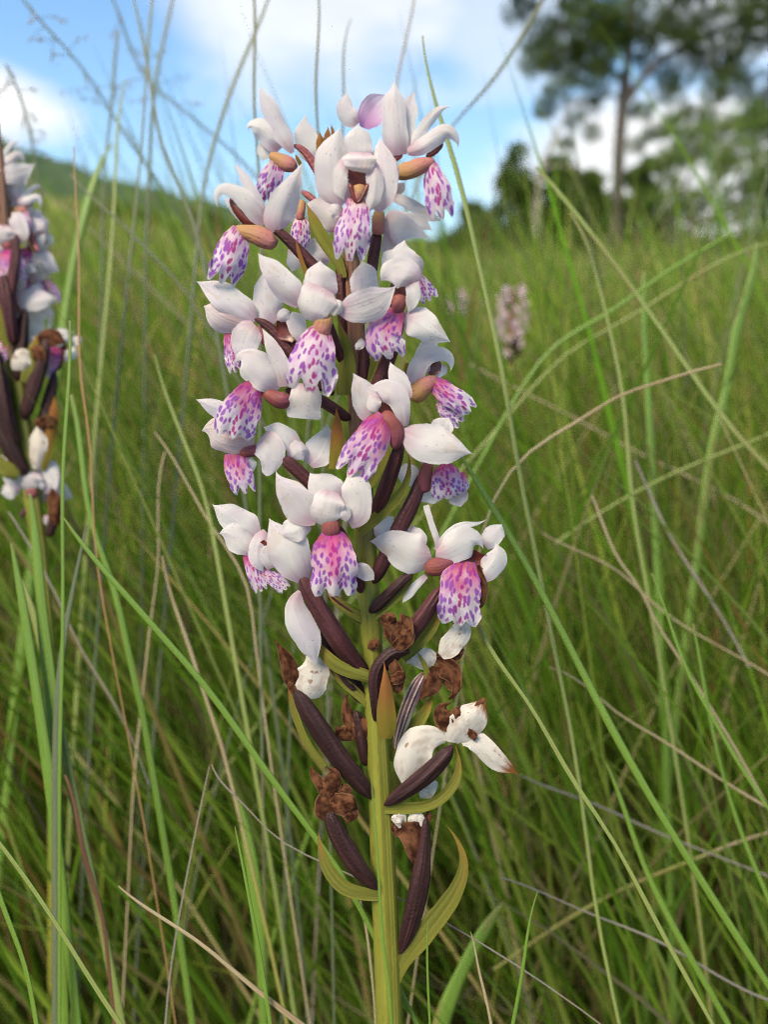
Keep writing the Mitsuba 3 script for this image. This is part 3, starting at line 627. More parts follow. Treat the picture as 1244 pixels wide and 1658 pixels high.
# more petals that show between the flowers, buds, bracts, pods
for nm, mt, pts, z, zs, o in [
    ('bud', 'bract', [(516, 262, 5), (519, 235, 6), (517, 212, 1)], -10, (0, 2, 0), dict(typ=1, cup=.8)),
    ('bud', 'bract', [(524, 252, 5), (530, 226, 5), (531, 205, 1)], -14, (0, 2, 0), dict(cup=.8, typ=1)),
    ('bud', 'bract', [(541, 240, 4), (540, 220, 3), (536, 202, 1)], -20, (0, 2, 0), dict(cup=.8, typ=1)),
    ('bract', 'bract', [(556, 450, 6), (540, 412, 10), (522, 384, 11), (508, 358, 9), (496, 328, 2)], 8, (4, 8, 0), dict(cup=-.5)),
    ('bract', 'bract', [(507, 462, 4), (492, 432, 4), (483, 405, 3), (479, 386, 1)], 28, (0, 2, 0), dict(cup=-.3, typ=1)),
    ('bract', 'bract', [(487, 268, 3), (482, 258, 3), (478, 250, 1)], -30, (0, 2, 0), dict(cup=-.3, typ=1)),
    ('bract', 'bract', [(558, 640, 12), (561, 600, 15), (561, 570, 12), (554, 542, 8), (549, 512, 3)], 26, (0, 6, 2), dict(cup=.5)),
    ('bract', 'bract', [(544, 760, 12), (546, 722, 12), (546, 690, 8), (545, 660, 2)], 24, (0, 6, 2), dict(cup=.5, typ=1)),
    ('bract', 'bract', [(586, 520, 7), (596, 510, 8), (606, 498, 4)], 8, (0, 2, 0), dict(cup=.4)),
    ('bract', 'bract', [(592, 616, 7), (602, 592, 8), (616, 566, 5)], 12, (0, 2, 0), dict(cup=.4)),
    ('bract', 'bract', [(660, 588, 4), (659, 600, 5), (657, 624, 3)], -14, (0, 0, 0), dict(cup=.4, typ=1)),
    ('bract', 'bract', [(582, 862, 8), (610, 838, 10), (640, 810, 9), (656, 786, 6), (663, 755, 4), (659, 728, 2)], 22, (0, 6, 0), dict(cup=-.5)),
    ('bract', 'bract', [(592, 790, 8), (606, 770, 10), (622, 742, 8), (630, 724, 3)], 18, (0, 4, 0), dict(cup=-.4)),
    ('bract', 'bract', [(598, 1002, 8), (625, 975, 13), (655, 945, 11), (672, 925, 3)], 10, (0, 4, 0), dict(cup=-.4)),
    ('bract', 'bract', [(600, 1010, 8), (570, 990, 9), (545, 974, 7), (528, 958, 3)], 0, (0, 4, 0), dict(cup=-.4)),
    ('bract', 'bract', [(652, 1066, 7), (676, 1040, 13), (698, 1012, 12), (714, 978, 3)], 4, (0, 4, 0), dict(cup=-.4)),
    ('bract', 'bract', [(600, 1098, 10), (572, 1088, 11), (545, 1077, 11), (524, 1056, 9), (516, 1034, 3)], 26, (0, 8, 2), dict(cup=.5)),
    ('bract', 'bract', [(604, 1150, 6), (575, 1120, 8), (548, 1096, 7), (530, 1076, 2)], 2, (0, 4, 0), dict(cup=-.4)),
    ('bract', 'bract', [(626, 1196, 8), (626, 1182, 15), (626, 1158, 16), (625, 1120, 11), (624, 1094, 6), (622, 1070, 2)], 44, (0, 6, 0), dict(cup=.5, typ=1)),
    ('bract', 'bract', [(528, 1240, 5), (492, 1192, 6), (476, 1150, 6), (466, 1106, 2)], -8, (0, 2, 0), dict(cup=-.4, typ=0)),
    ('bract', 'bract', [(634, 1232, 6), (651, 1200, 12), (673, 1174, 11), (692, 1146, 8), (699, 1118, 3)], -16, (0, 4, 0), dict(cup=-.4)),
    ('bract', 'bract', [(694, 1098, 6), (688, 1078, 4), (676, 1056, 2)], 0, (0, 2, 0), dict(cup=.4)),
    ('bract', 'bract', [(622, 1308, 9), (660, 1308, 10), (700, 1301, 9), (728, 1279, 9), (742, 1250, 7), (742, 1226, 5), (737, 1202, 2)], 20, (0, 6, 0), dict(cup=-.5)),
    ('bract', 'bract', [(614, 1449, 9), (590, 1447, 11), (560, 1438, 12), (536, 1414, 11), (521, 1380, 7), (516, 1345, 2)], 24, (0, 6, 2), dict(cup=-.5)),
    ('bract', 'bract', [(638, 1600, 8), (652, 1560, 11), (684, 1516, 18), (716, 1475, 17), (741, 1435, 12), (751, 1400, 8), (743, 1365, 5), (722, 1335, 2)], 8, (0, 8, 4), dict(cup=-.5, nv=40)),
    ('seed_pod', 'ovary', [(549, 410, 7), (552, 480, 9), (557, 550, 8)], 4, (0, 2, 0), dict(tube=True, ribs=.07, typ=0)),
    ('seed_pod', 'ovary', [(589, 552, 8), (590, 585, 10), (586, 622, 7)], 12, (0, 2, 0), dict(tube=True, ribs=.07, typ=0)),
    ('seed_pod', 'ovary', [(532, 962, 7), (560, 985, 8), (592, 1010, 6)], -4, (0, 0, 0), dict(tube=True, ribs=.07, typ=0)),
    ('seed_pod', 'ovary', [(505, 985, 9), (535, 1050, 18), (566, 1100, 17), (596, 1142, 10)], -12, (4, 8, 0), dict(tube=True, ribs=.1, typ=2)),
    ('seed_pod', 'ovary', [(667, 928, 6), (642, 950, 11), (618, 974, 11), (598, 992, 7)], 14, (4, 6, 0), dict(tube=True, ribs=.1, typ=2)),
    ('seed_pod', 'ovary', [(664, 1056, 10), (634, 1058, 13), (612, 1082, 13), (607, 1125, 10), (607, 1168, 6)], 22, (4, 8, 0), dict(tube=True, ribs=.1, typ=2)),
    ('seed_pod', 'ovary', [(688, 1088, 7), (671, 1120, 14), (656, 1158, 13), (640, 1214, 6)], -8, (0, 4, 0), dict(tube=True, ribs=.08, typ=3, label='pale striped seed pod')),
    ('seed_pod', 'ovary', [(478, 1116, 8), (494, 1142, 16), (522, 1186, 20), (556, 1235, 20), (590, 1276, 15), (602, 1294, 7)], 14, (6, 10, 0), dict(tube=True, ribs=.1, typ=2)),
    ('seed_pod', 'ovary', [(733, 1206, 8), (715, 1230, 16), (686, 1258, 18), (650, 1285, 14), (622, 1304, 6)], 26, (4, 8, 0), dict(tube=True, ribs=.1, typ=2)),
    ('seed_pod', 'ovary', [(532, 1312, 10), (546, 1346, 18), (568, 1386, 19), (594, 1421, 14), (612, 1440, 7)], 28, (4, 6, 0), dict(tube=True, ribs=.1, typ=2)),
    ('seed_pod', 'ovary', [(689, 1322, 8), (687, 1372, 12), (679, 1432, 19), (665, 1492, 17), (648, 1545, 6)], 14, (4, 6, 0), dict(tube=True, ribs=.1, typ=2)),
    ('seed_pod', 'ovary', [(575, 1150, 8), (585, 1190, 13), (592, 1240, 8)], -12, (4, 6, 0), dict(tube=True, ribs=.1, typ=2)),
]:
    o = dict(o)
    part(ORCHID, nm, mt, pts, zs, Place(z=z, **MAIN), typ=o.pop('typ', 0), tube=o.pop('tube', False), label=o.pop('label', None), **o)

WITHERED = [
    ('curled brown withered flower on the stem, right of centre', 30, [
        ('petal', 'dead', [(650, 1050, 8), (642, 1030, 14), (630, 1014, 12), (616, 1008, 6)], (0, 8, 4), dict(cup=.8, crumple=.5, curl=.9)),
        ('petal', 'dead', [(648, 1046, 10), (652, 1025, 15), (656, 1008, 11), (648, 994, 3)], (4, 12, 6), dict(cup=-.6, crumple=.6)),
        ('petal', 'dead', [(640, 1052, 8), (660, 1030, 11), (668, 1014, 6)], (6, 12, 8), dict(cup=.8, crumple=.6)),
        ('petal', 'dead', [(618, 1004, 5), (632, 1002, 9), (642, 1008, 5)], (4, 10, 4), dict(cup=.9, crumple=.5)),
        ('petal', 'dead', [(642, 1122, 4), (645, 1100, 10), (640, 1080, 8), (628, 1058, 3)], (0, 4, 0), dict(cup=-.4, crumple=.5)),
        ('petal', 'dead', [(622, 1100, 6), (652, 1092, 8), (656, 1086, 3)], (8, 12, 8), dict(cup=.5, crumple=.6)),
        ('petal', 'dead', [(600, 1052, 4), (606, 1044, 9), (616, 1046, 5)], (-10, -6, -8), dict(cup=.5, crumple=.6)),
    ]),
    ('withered brown flower behind with two white sepals left', -8, [
        ('sepal', 'fading', [(705, 1072, 10), (686, 1066, 15), (658, 1074, 4)], (-4, 0, -6), dict(cup=.3)),
        ('sepal', 'fading', [(714, 1062, 6), (730, 1045, 16), (746, 1024, 15), (762, 1004, 6)], (6, 10, 2), dict(cup=.35)),
        ('petal', 'dead', [(708, 1066, 6), (730, 1060, 12), (752, 1052, 6)], (0, 4, 0), dict(cup=.5, crumple=.6)),
        ('petal', 'dead', [(706, 1072, 8), (728, 1085, 15), (738, 1105, 10), (728, 1132, 4)], (2, 8, 2), dict(cup=-.5, crumple=.8)),
        ('petal', 'dead', [(708, 1080, 8), (700, 1100, 15), (688, 1120, 12), (678, 1134, 4)], (6, 10, 4), dict(cup=.6, crumple=.6)),
        ('petal', 'dead', [(720, 1090, 8), (734, 1108, 9), (748, 1112, 4)], (0, 2, 0), dict(cup=.5, crumple=.8)),
    ]),
    ('fading flower at the lower right with one brown tipped white sepal spread right', 22, [
        ('hood', 'fading', [(733, 1202, 8), (745, 1180, 22), (766, 1160, 22), (778, 1142, 12), (784, 1128, 3)], (6, 18, 8), dict(cup=.6, typ=1, crumple=.12)),
        ('petal', 'dead', [(734, 1180, 8), (722, 1165, 15), (716, 1150, 12), (730, 1138, 4)], (8, 14, 8), dict(cup=.6, crumple=.5)),
        ('petal', 'dead', [(744, 1172, 6), (740, 1156, 8), (746, 1142, 4)], (14, 18, 14), dict(cup=.6, crumple=.5)),
        ('petal', 'dead', [(786, 1132, 2), (778, 1140, 6), (768, 1152, 4)], (12, 14, 12), dict(cup=.6, crumple=.5)),
        ('petal', 'dead', [(758, 1184, 4), (766, 1190, 6), (768, 1200, 3)], (20, 20, 16), dict(cup=.5, crumple=.4)),
        ('sepal', 'fading', [(724, 1196, 6), (700, 1194, 17), (678, 1206, 25), (660, 1240, 20), (652, 1272, 9)], (-2, 4, -4), dict(cup=.3)),
        ('sepal', 'fading', [(746, 1198, 9), (770, 1199, 14), (795, 1222, 15), (820, 1241, 11), (840, 1254, 4)], (4, 10, 0), dict(cup=.35, typ=1)),
        ('sepal', 'fading', [(700, 1262, 8), (692, 1278, 12), (680, 1292, 6)], (-14, -12, -14), dict(cup=.3)),
    ]),
    ('shrivelled flower on the dark pod at the left with one stained white sepal', 14, [
        ('petal', 'dead', [(480, 1118, 8), (471, 1088, 13), (459, 1058, 8), (443, 1035, 3)], (0, 6, 0), dict(cup=.5, crumple=.4)),
        ('sepal', 'fading', [(497, 1130, 12), (502, 1108, 24), (505, 1080, 23), (496, 1062, 10)], (2, 8, 2), dict(cup=.35)),
        ('petal', 'dead', [(478, 1122, 4), (472, 1112, 5), (468, 1104, 3)], (4, 6, 4), dict(cup=.5, crumple=.6)),
    ]),
    ('shrivelled brown flower between the stem and the long dark pod', -4, [
        ('petal', 'dead', [(572, 1195, 8), (566, 1165, 10), (560, 1142, 6), (563, 1124, 4)], (0, 4, 0), dict(cup=.6, crumple=.7)),
        ('petal', 'dead', [(575, 1200, 8), (588, 1178, 13), (592, 1160, 6)], (2, 6, 2), dict(cup=.6, crumple=.6)),
        ('petal', 'dead', [(570, 1190, 8), (552, 1184, 10), (544, 1176, 4)], (0, 4, 0), dict(cup=.6, crumple=.6)),
    ]),
    ('crumpled brown flower above the lower left pod', 28, [
        ('petal', 'dead', [(530, 1300, 6), (522, 1274, 8), (510, 1255, 6), (503, 1240, 3)], (0, 6, 0), dict(cup=.5, crumple=.6)),
        ('petal', 'dead', [(530, 1292, 10), (538, 1268, 13), (538, 1250, 9), (528, 1242, 3)], (6, 12, 6), dict(cup=.7, crumple=.6)),
        ('petal', 'dead', [(534, 1300, 12), (560, 1302, 17), (578, 1308, 14)], (6, 14, 6), dict(cup=.5, crumple=.6)),
        ('petal', 'dead', [(530, 1290, 10), (524, 1308, 13), (536, 1330, 6)], (4, 8, 4), dict(cup=.7, crumple=.5)),
        ('petal', 'dead', [(540, 1290, 8), (555, 1278, 10), (566, 1290, 8)], (0, 6, 2), dict(cup=.7, crumple=.7)),
        ('petal', 'dead', [(560, 1300, 9), (566, 1318, 12), (562, 1332, 4)], (4, 8, 4), dict(cup=.5, crumple=.7)),
    ]),
    ('lowest withered flower right of the stem, whitish above with brown streaks', 14, [
        ('petal', 'dead', [(674, 1396, 6), (668, 1362, 17), (664, 1330, 24)], (2, 8, 2), dict(cup=.5, crumple=.2, blunt=True)),
        ('petal', 'fading', [(640, 1334, 8), (646, 1324, 11), (644, 1314, 6)], (6, 10, 4), dict(cup=.7, crumple=.3)),
        ('petal', 'fading', [(668, 1338, 8), (676, 1326, 12), (682, 1314, 5)], (4, 8, 4), dict(cup=.7, crumple=.3)),
        ('petal', 'dead', [(650, 1352, 6), (642, 1340, 8), (638, 1330, 4)], (0, 2, 0), dict(cup=.6, crumple=.4)),
        ('petal', 'dead', [(688, 1330, 4), (694, 1322, 6), (692, 1312, 3)], (0, 2, 0), dict(cup=.6, crumple=.4)),
    ]),
]
for lab, z, spec in WITHERED:
    pl = Place(z=z, **MAIN)
    f = holder(f'{ORCHID}__withered_flower', lab)
    for nm, mt, pts, zs, o in spec:
        o = dict(o)
        part(f, nm, mt, pts, zs, pl, typ=o.pop('typ', 0), tube=o.pop('tube', False), **o)

# ------------------------------------------------------------------ the second orchid at the left edge, farther away
LEFT = holder('orchid', 'out of focus orchid cut off by the left edge, white flowers above dark brown pods', 'orchid')
D1 = D0 * 1.62
part(LEFT, 'stem', 'stem', [(-6, 200, 5), (2, 300, 9), (8, 420, 12), (20, 560, 14), (40, 720, 16), (58, 840, 14), (72, 960, 11), (80, 1060, 11), (88, 1300, 11), (96, 1900, 11)], (0, 0, 0), Place(D1), tube=True, nv=60, nu=18, round_ends=False, typ=0)
L_PLACES = [  # which flower, where its middle goes (px), scale, mirrored, turn, depth
    (6, 505, 530, -6, 292, .62, 1, .1, 30, 'topmost front flower with violet lip'), (2, 660, 240, 20, 260, .55, 1, .0, -10, 'top flower facing right'),
    (12, 640, 480, 74, 385, .60, 1, .1, 0, 'upper right flower'), (16, 540, 860, 40, 395, .58, 1, -.15, 30, 'second row front flower'),
    (14, 700, 620, 88, 400, .55, 1, .3, -20, 'second row right flower'), (11, 650, 690, 48, 470, .58, 1, -.25, 20, 'third row flower with wide sepal'),
    (3, 640, 370, 70, 500, .60, 1, .3, 0, 'third row flower bent right'), (6, 505, 530, 30, 548, .52, 1, .5, 20, 'fourth row flower'),
    (17, 440, 890, -20, 500, .6, -1, 0, 0, 'left row flower'), (16, 540, 860, 80, 795, .62, 1, .1, 10, 'lowest flower, alone on the stem'),
    (0, 450, 240, 42, 330, .55, 1, .2, 10, 'second row flower turned left'), (7, 390, 530, 62, 440, .5, -1, .1, 6, 'third row flower turned right'),
    (9, 410, 640, 10, 430, .55, -1, .2, 34, 'third row front flower with mauve hood'), (9, 410, 640, 96, 455, .45, -1, 0, -14, 'small flower at the right of the third row'), (2, 660, 240, 52, 318, .5, 1, .3, 14, 'upper flower below the top one'),
    (18, 720, 930, 100, 560, .5, 1, .4, 0, 'browning right flower'), (3, 640, 370, 108, 790, .5, 1, .5, -10, 'pale withered flower lowest on the right')]
for i, ox, oy, cx, cy, k, fl, rot, z, lab in L_PLACES:
    build_flower(LEFT, FLOWERS[i][2], lab, Place(D1, ox, oy, cx - 26, cy + 6, k * 1.0, fl, 0.1, rot, z), skip=('ovary', 'lip') if (i, cy) == (16, 795) else ('ovary',) if i in (16, 6) else ())
for pts, z, typ in [([(2, 440, 8), (12, 500, 15), (22, 560, 10)], 20, 0), ([(40, 500, 7), (34, 560, 14), (26, 620, 9)], 10, 2), ([(-10, 560, 10), (0, 640, 20), (26, 730, 11)], 20, 2),
                    ([(76, 545, 8), (60, 610, 16), (38, 680, 10)], 14, 2), ([(-6, 660, 10), (14, 720, 17), (44, 770, 9)], 16, 2), ([(90, 600, 6), (72, 680, 14), (56, 750, 9)], 0, 2),
                    ([(26, 380, 6), (22, 440, 11), (12, 500, 8)], 18, 0), ([(90, 800, 8), (88, 830, 11), (78, 870, 7)], 10, 2)]:
    part(LEFT, 'seed_pod', 'ovary', pts, (0, 4, 0), Place(D1, z=z), tube=True, ribs=.1, typ=typ)
for pts, z, typ in [([(30, 770, 8), (10, 760, 13), (-20, 730, 10)], 26, 0), ([(40, 620, 8), (52, 580, 12), (60, 540, 3)], 22, 0), ([(66, 760, 8), (84, 690, 10), (88, 640, 3)], 14, 1),
                    ([(12, 560, 8), (2, 520, 10), (-8, 480, 3)], 26, 0)]:
    part(LEFT, 'bract', 'bract', pts, (0, 4, 0), Place(D1, z=z), cup=.5, typ=typ)
for pts, z in [([(60, 560, 8), (84, 548, 13), (106, 556, 5)], 16), ([(64, 590, 6), (60, 570, 10), (48, 565, 4)], 26), ([(60, 690, 8), (78, 682, 9), (92, 690, 4)], 20), ([(90, 850, 5), (88, 815, 10), (84, 790, 5)], 22)]:
    part(LEFT, 'withered_petal', 'dead', pts, (0, 4, 0), Place(D1, z=z), cup=.6, crumple=.6)
for pts, z in [([(58, 760, 5), (62, 720, 13), (60, 690, 8)], 16), ([(30, 600, 8), (38, 580, 14), (52, 572, 6)], 24)]:
    part(LEFT, 'withered_petal', 'fading', pts, (0, 4, 0), Place(D1, z=z), cup=.4)


# ------------------------------------------------------------------ small far orchids in the meadow
def far_orchid(x0, y0, y1, w, dist, label, seed):
    r = np.random.default_rng(seed)
    k = holder('orchid', label, 'orchid', 'distant pink orchids in the meadow')
    pl = Place(dist, lean=0)
    part(k, 'stem', 'stem', [(x0, y0, w * .08), (x0 - w * .05, (y0 + y1) / 2, w * .12), (x0 - w * .1, y1 + w, w * .13), (x0 - w * .1, y1 + 9 * w, w * .14)], (0, 0, 0), pl, tube=True, nv=12, nu=8, round_ends=False)
    n = 36
    for i in range(n):
        f = i / (n - 1)
        y = y0 + (y1 - y0) * f
        a = i * 2.4 + r.uniform(-.3, .3)
        rad = w * (0.16 + 0.30 * math.sin(math.pi * min(1, f + .22) * .8))
        x, z = x0 + rad * math.cos(a), rad * math.sin(a)
        if f > 0.72:
            part(k, 'seed_pod', 'ovary', [(x0, y + w * .12, w * .05), ((x + x0) / 2, y + w * .05, w * .11), (x, y, w * .06)], (0, z), Place(dist, lean=0), tube=True, nv=8, nu=8, typ=2)
        if f < 0.72 or i % 2:
            fl = holder(f'{k}__flower')
            for q in range(3):
                b = a + (q - 1) * 1.2
                dx, dy = math.cos(b) * w * .17, -w * .10 + q % 2 * w * .16 + r.uniform(-1, 1) * w * .04
                part(fl, 'petal', 'petal', [(x - dx * .3, y, w * .06), (x + dx * .4, y + dy * .5, w * .11), (x + dx, y + dy, w * .03)], (z, z + w * .05), pl, typ=2 if (i + q) % 3 == 0 and f < .7 else 1, nv=6, nu=5, th=w * .02, cup=.5)
    return k


far_orchid(831, 468, 575, 46, 0.72, 'pink orchid out of focus in the meadow, larger of the two far ones', 3)
far_orchid(741, 472, 516, 28, 1.1, 'smaller far pink orchid just right of the spike, farther back in the grass', 4)

# ------------------------------------------------------------------ the land
def leaf_mat(rough=0.5, trans=0.7):
    return {'type': 'principledthin', 'base_color': {'type': 'mesh_attribute', 'name': 'vertex_color'}, 'roughness': rough, 'diff_trans': trans, 'spec_trans': 0.0, 'eta': 1.35}


GRASS = mat('grass', leaf_mat(0.45, 1.1))
LEAF = mat('leaf', leaf_mat(0.5, 0.9))
SOIL = mat('soil', {'type': 'twosided', 'b': {'type': 'principled', 'roughness': 0.95, 'specular': 0.1, 'base_color': mikit.proc(
    lambda p, n, uv: MX(MX((0.030, 0.022, 0.014), (0.10, 0.075, 0.04), FB(p.x * 30, p.y * 30, p.z * 30)),
                        MX((0.12, 0.16, 0.040), (0.21, 0.25, 0.070), FB(p.x * 1.1, p.y * 0.5)), SS(2.0, 9.0, dr.sqrt(p.x * p.x + p.y * p.y))))}})
WOODS = mat('woods', {'type': 'twosided', 'b': {'type': 'principled', 'roughness': 0.95, 'specular': 0.1, 'base_color': mikit.proc(
    lambda p, n, uv: MX((0.026, 0.050, 0.028), (0.060, 0.095, 0.042), FB(p.x * .16, p.y * .16, p.z * .3)))}})
BARK = mat('bark', {'type': 'twosided', 'b': {'type': 'principled', 'roughness': 0.9, 'specular': 0.15, 'base_color': mikit.proc(
    lambda p, n, uv: MX((0.035, 0.031, 0.027), (0.105, 0.094, 0.082), FB(p.x * 14, p.y * 14, p.z * 4)))}})
PALEBARK = mat('pale_bark', {'type': 'twosided', 'b': {'type': 'principled', 'roughness': 0.9, 'specular': 0.15, 'base_color': mikit.proc(
    lambda p, n, uv: MX((0.16, 0.14, 0.12), (0.33, 0.30, 0.27), FB(p.x * 14, p.y * 14, p.z * 4)))}})


def smooth(a, b, x):
    t = np.clip((x - a) / (b - a), 0, 1)
    return t * t * (3 - 2 * t)


def ground_h(x, y):
    r = np.hypot(x, y)
    az = np.degrees(np.arctan2(x, np.maximum(y, 1e-6)))
    left = smooth(2, -22, az) * (y > 0)
    return 0.075 * np.clip(r - 7, 0, 200) * left + 0.25 * (meshkit.fbm(np.stack([x * .12, y * .12, x * 0], -1), 3, 2) - 0.5) * smooth(4, 14, r)


rr = np.r_[0, np.geomspace(0.1, 170, 90)]
aa = np.radians(np.linspace(0, 360, 181))
Rg, Ag = np.meshgrid(rr, aa, indexing='ij')
X, Y = Rg * np.sin(Ag), Rg * np.cos(Ag)
nr, na = Rg.shape
i, j = np.meshgrid(np.arange(nr - 1), np.arange(na - 1), indexing='ij')
Q = np.stack([i * na + j, (i + 1) * na + j, (i + 1) * na + j + 1, i * na + j + 1], -1).reshape(-1, 4)
put('ground', (np.stack([X, Y, ground_h(X, Y)], -1).reshape(-1, 3), Q[:, ::-1]), SOIL, kind='structure', smooth=True)

# the wooded ridge far behind, higher to the left
az = np.radians(np.linspace(-75, 75, 420))
rad = np.geomspace(165, 620, 70)
Rg, Ag = np.meshgrid(rad, az, indexing='ij')
rise = np.interp(np.degrees(Ag), [-75, -40, -25, -17, -9.4, -1, 8, 16, 25, 50, 75], [0.13, .14, .122, .078, .054, .03, .018, .008, .006, .02, .03])
prof = smooth(160, 420, Rg) * (1 - 0.25 * smooth(430, 620, Rg))
Xh, Yh = Rg * np.sin(Ag), Rg * np.cos(Ag)
canopy = 7.0 * (meshkit.fbm(np.stack([Xh / 9, Yh / 9, Xh * 0], -1), 4, 6) - 0.35)
Zh = CAM_H + (420 * rise) * prof + canopy * smooth(170, 230, Rg) * smooth(0.0, 0.05, rise + .012) - 3 * (1 - smooth(165, 200, Rg)) + 0.075 * 160 * smooth(2, -22, np.degrees(Ag)) * (1 - prof)
nr, na = Rg.shape
i, j = np.meshgrid(np.arange(nr - 1), np.arange(na - 1), indexing='ij')
Q = np.stack([i * na + j, i * na + j + 1, (i + 1) * na + j + 1, (i + 1) * na + j], -1).reshape(-1, 4)
put('hills', (np.stack([Xh, Yh, Zh], -1).reshape(-1, 3), Q[:, ::-1]), WOODS, kind='structure', smooth=True)


# ------------------------------------------------------------------ trees and bushes
def leaves(centres, radii, n_each, size, cols, seed, flat=0.8, long=1.6):
    """Many small leaves spread through ellipsoids round the centres; each leaf is a bent pair of triangles with its own tone."""
    r = np.random.default_rng(seed)
    P = []
    for c, a, n in zip(centres, radii, n_each):
        d = r.normal(size=(n, 3))
        d /= np.linalg.norm(d, axis=1, keepdims=True)
        q = d * (r.uniform(0.05, 1, (n, 1)) ** 0.45) * a * np.array([1, 1, flat])
        keep = meshkit.fbm((c + q) / (a * .55) + seed, 3, seed) > 0.44
        P.append((c + q)[keep])
    P = np.concatenate(P)
    n = len(P)
    ax = r.normal(size=(n, 3))
    ax /= np.linalg.norm(ax, axis=1, keepdims=True)
    b = np.cross(ax, r.normal(size=(n, 3)))
    b /= np.linalg.norm(b, axis=1, keepdims=True)
    nn = np.cross(ax, b)
    s = size * r.uniform(0.6, 1.4, (n, 1))
    V = np.stack([P - ax * s * long, P + b * s * .5 + nn * s * .15, P + ax * s * long, P - b * s * .5 + nn * s * .15], 1).reshape(-1, 3)
    k = np.arange(n)[:, None] * 4
    F = np.concatenate([k + [0, 1, 2], k + [0, 2, 3]])
    cols = np.asarray(cols)
    c = cols[r.integers(0, len(cols), n)] * r.uniform(0.65, 1.10, (n, 1))
    return V, F, np.repeat(c, 4, axis=0)


def limb(parent, name, path, dist, bark=None, nu=10):
    p = np.array(path, float)
    W = at(p[:, 0], p[:, 1], np.full(len(p), dist) if p.shape[1] < 4 else dist + p[:, 3])
    t = np.r_[0, np.cumsum(np.linalg.norm(np.diff(W, axis=0), axis=1))]
    t /= t[-1]
    q = np.linspace(0, 1, 18)
    c = CubicSpline(t, W)(q)
    rad = PchipInterpolator(t, 0.74 * p[:, 2] * dist / FP)(q)
    tan = np.gradient(c, axis=0)
    tan /= np.linalg.norm(tan, axis=1, keepdims=True)
    a = np.cross(tan, [0.31, 0.92, 0.2])
    a /= np.linalg.norm(a, axis=1, keepdims=True)
    b = np.cross(a, tan)
    th = np.linspace(0, 2 * np.pi, nu, endpoint=False)
    ro = rad[:, None] * (0.9 + 0.25 * meshkit.fbm(np.stack(np.broadcast_arrays(np.cos(th)[None] * 2, np.sin(th)[None] * 2, (q * 12)[:, None]), -1), 3, 1))
    G = c[:, None] + ro[..., None] * (np.cos(th)[None, :, None] * a[:, None] + np.sin(th)[None, :, None] * b[:, None])
    i, j = np.meshgrid(np.arange(17), np.arange(nu), indexing='ij')
    Q = np.stack([i * nu + j, i * nu + (j + 1) % nu, (i + 1) * nu + (j + 1) % nu, (i + 1) * nu + j], -1).reshape(-1, 4)
    return put(f'{parent}__{name}', (G.reshape(-1, 3), Q), bark or BARK)


def crown(parent, clumps, dist, n, size_px, cols, seed, name='crown', spread=1.0, **kw):
    """clumps: (px, py, radius px, metres nearer or farther)."""
    c = np.array([(*q, 0)[:4] for q in clumps], float)
    r = np.random.default_rng(seed)
    dd = dist + c[:, 3] + r.uniform(-1, 1, len(c)) * spread * c[:, 2] * dist / FP
    C = at(c[:, 0], c[:, 1], dd)
    rad = c[:, 2] * dist / FP
    ne = (n * c[:, 2] ** 2 / (c[:, 2] ** 2).sum()).astype(int) + 5
    V, F, col = leaves(C, rad, ne, size_px * dist / FP, cols, seed, **kw)
    return put(f'{parent}__{name}', (V, F), LEAF, smooth=False, color=col)


DK = [(0.075, 0.125, 0.034), (0.10, 0.155, 0.042), (0.13, 0.185, 0.055), (0.060, 0.092, 0.030), (0.16, 0.215, 0.062)]
MID = [(0.080, 0.140, 0.030), (0.105, 0.175, 0.038), (0.062, 0.112, 0.028), (0.135, 0.20, 0.048)]
LT = [(0.20, 0.32, 0.080), (0.25, 0.37, 0.10), (0.15, 0.26, 0.065), (0.28, 0.36, 0.13)]

t = holder('tree', 'tall dark tree with a forked grey trunk and open crown at the upper right', 'tree')
limb(t, 'trunk', [(998, 500, 15), (1000, 400, 12.5), (1001, 300, 12), (1004, 220, 12), (1009, 170, 14), (1016, 100, 9), (1023, 20, 8), (1027, -90, 6), (1034, -230, 3)], 16)
for pth in ([(1009, 172, 10), (1035, 135, 9), (1062, 105, 8), (1110, 75, 7), (1170, 46, 5), (1262, 0, 3)], [(1012, 140, 5), (985, 105, 5), (950, 75, 4), (890, 40, 2)],
            [(1010, 158, 4), (965, 158, 3.5), (925, 168, 2.5), (885, 175, 1.5)], [(1020, 70, 5), (975, 20, 4), (915, -20, 3), (850, -40, 2)],
            [(1024, 10, 5), (1065, -40, 4), (1120, -90, 3), (1180, -130, 2)], [(1027, -90, 4), (980, -140, 3), (930, -190, 2)], [(1110, 75, 4), (1140, 100, 3), (1190, 130, 2)]):
    limb(t, 'branch', pth, 16)
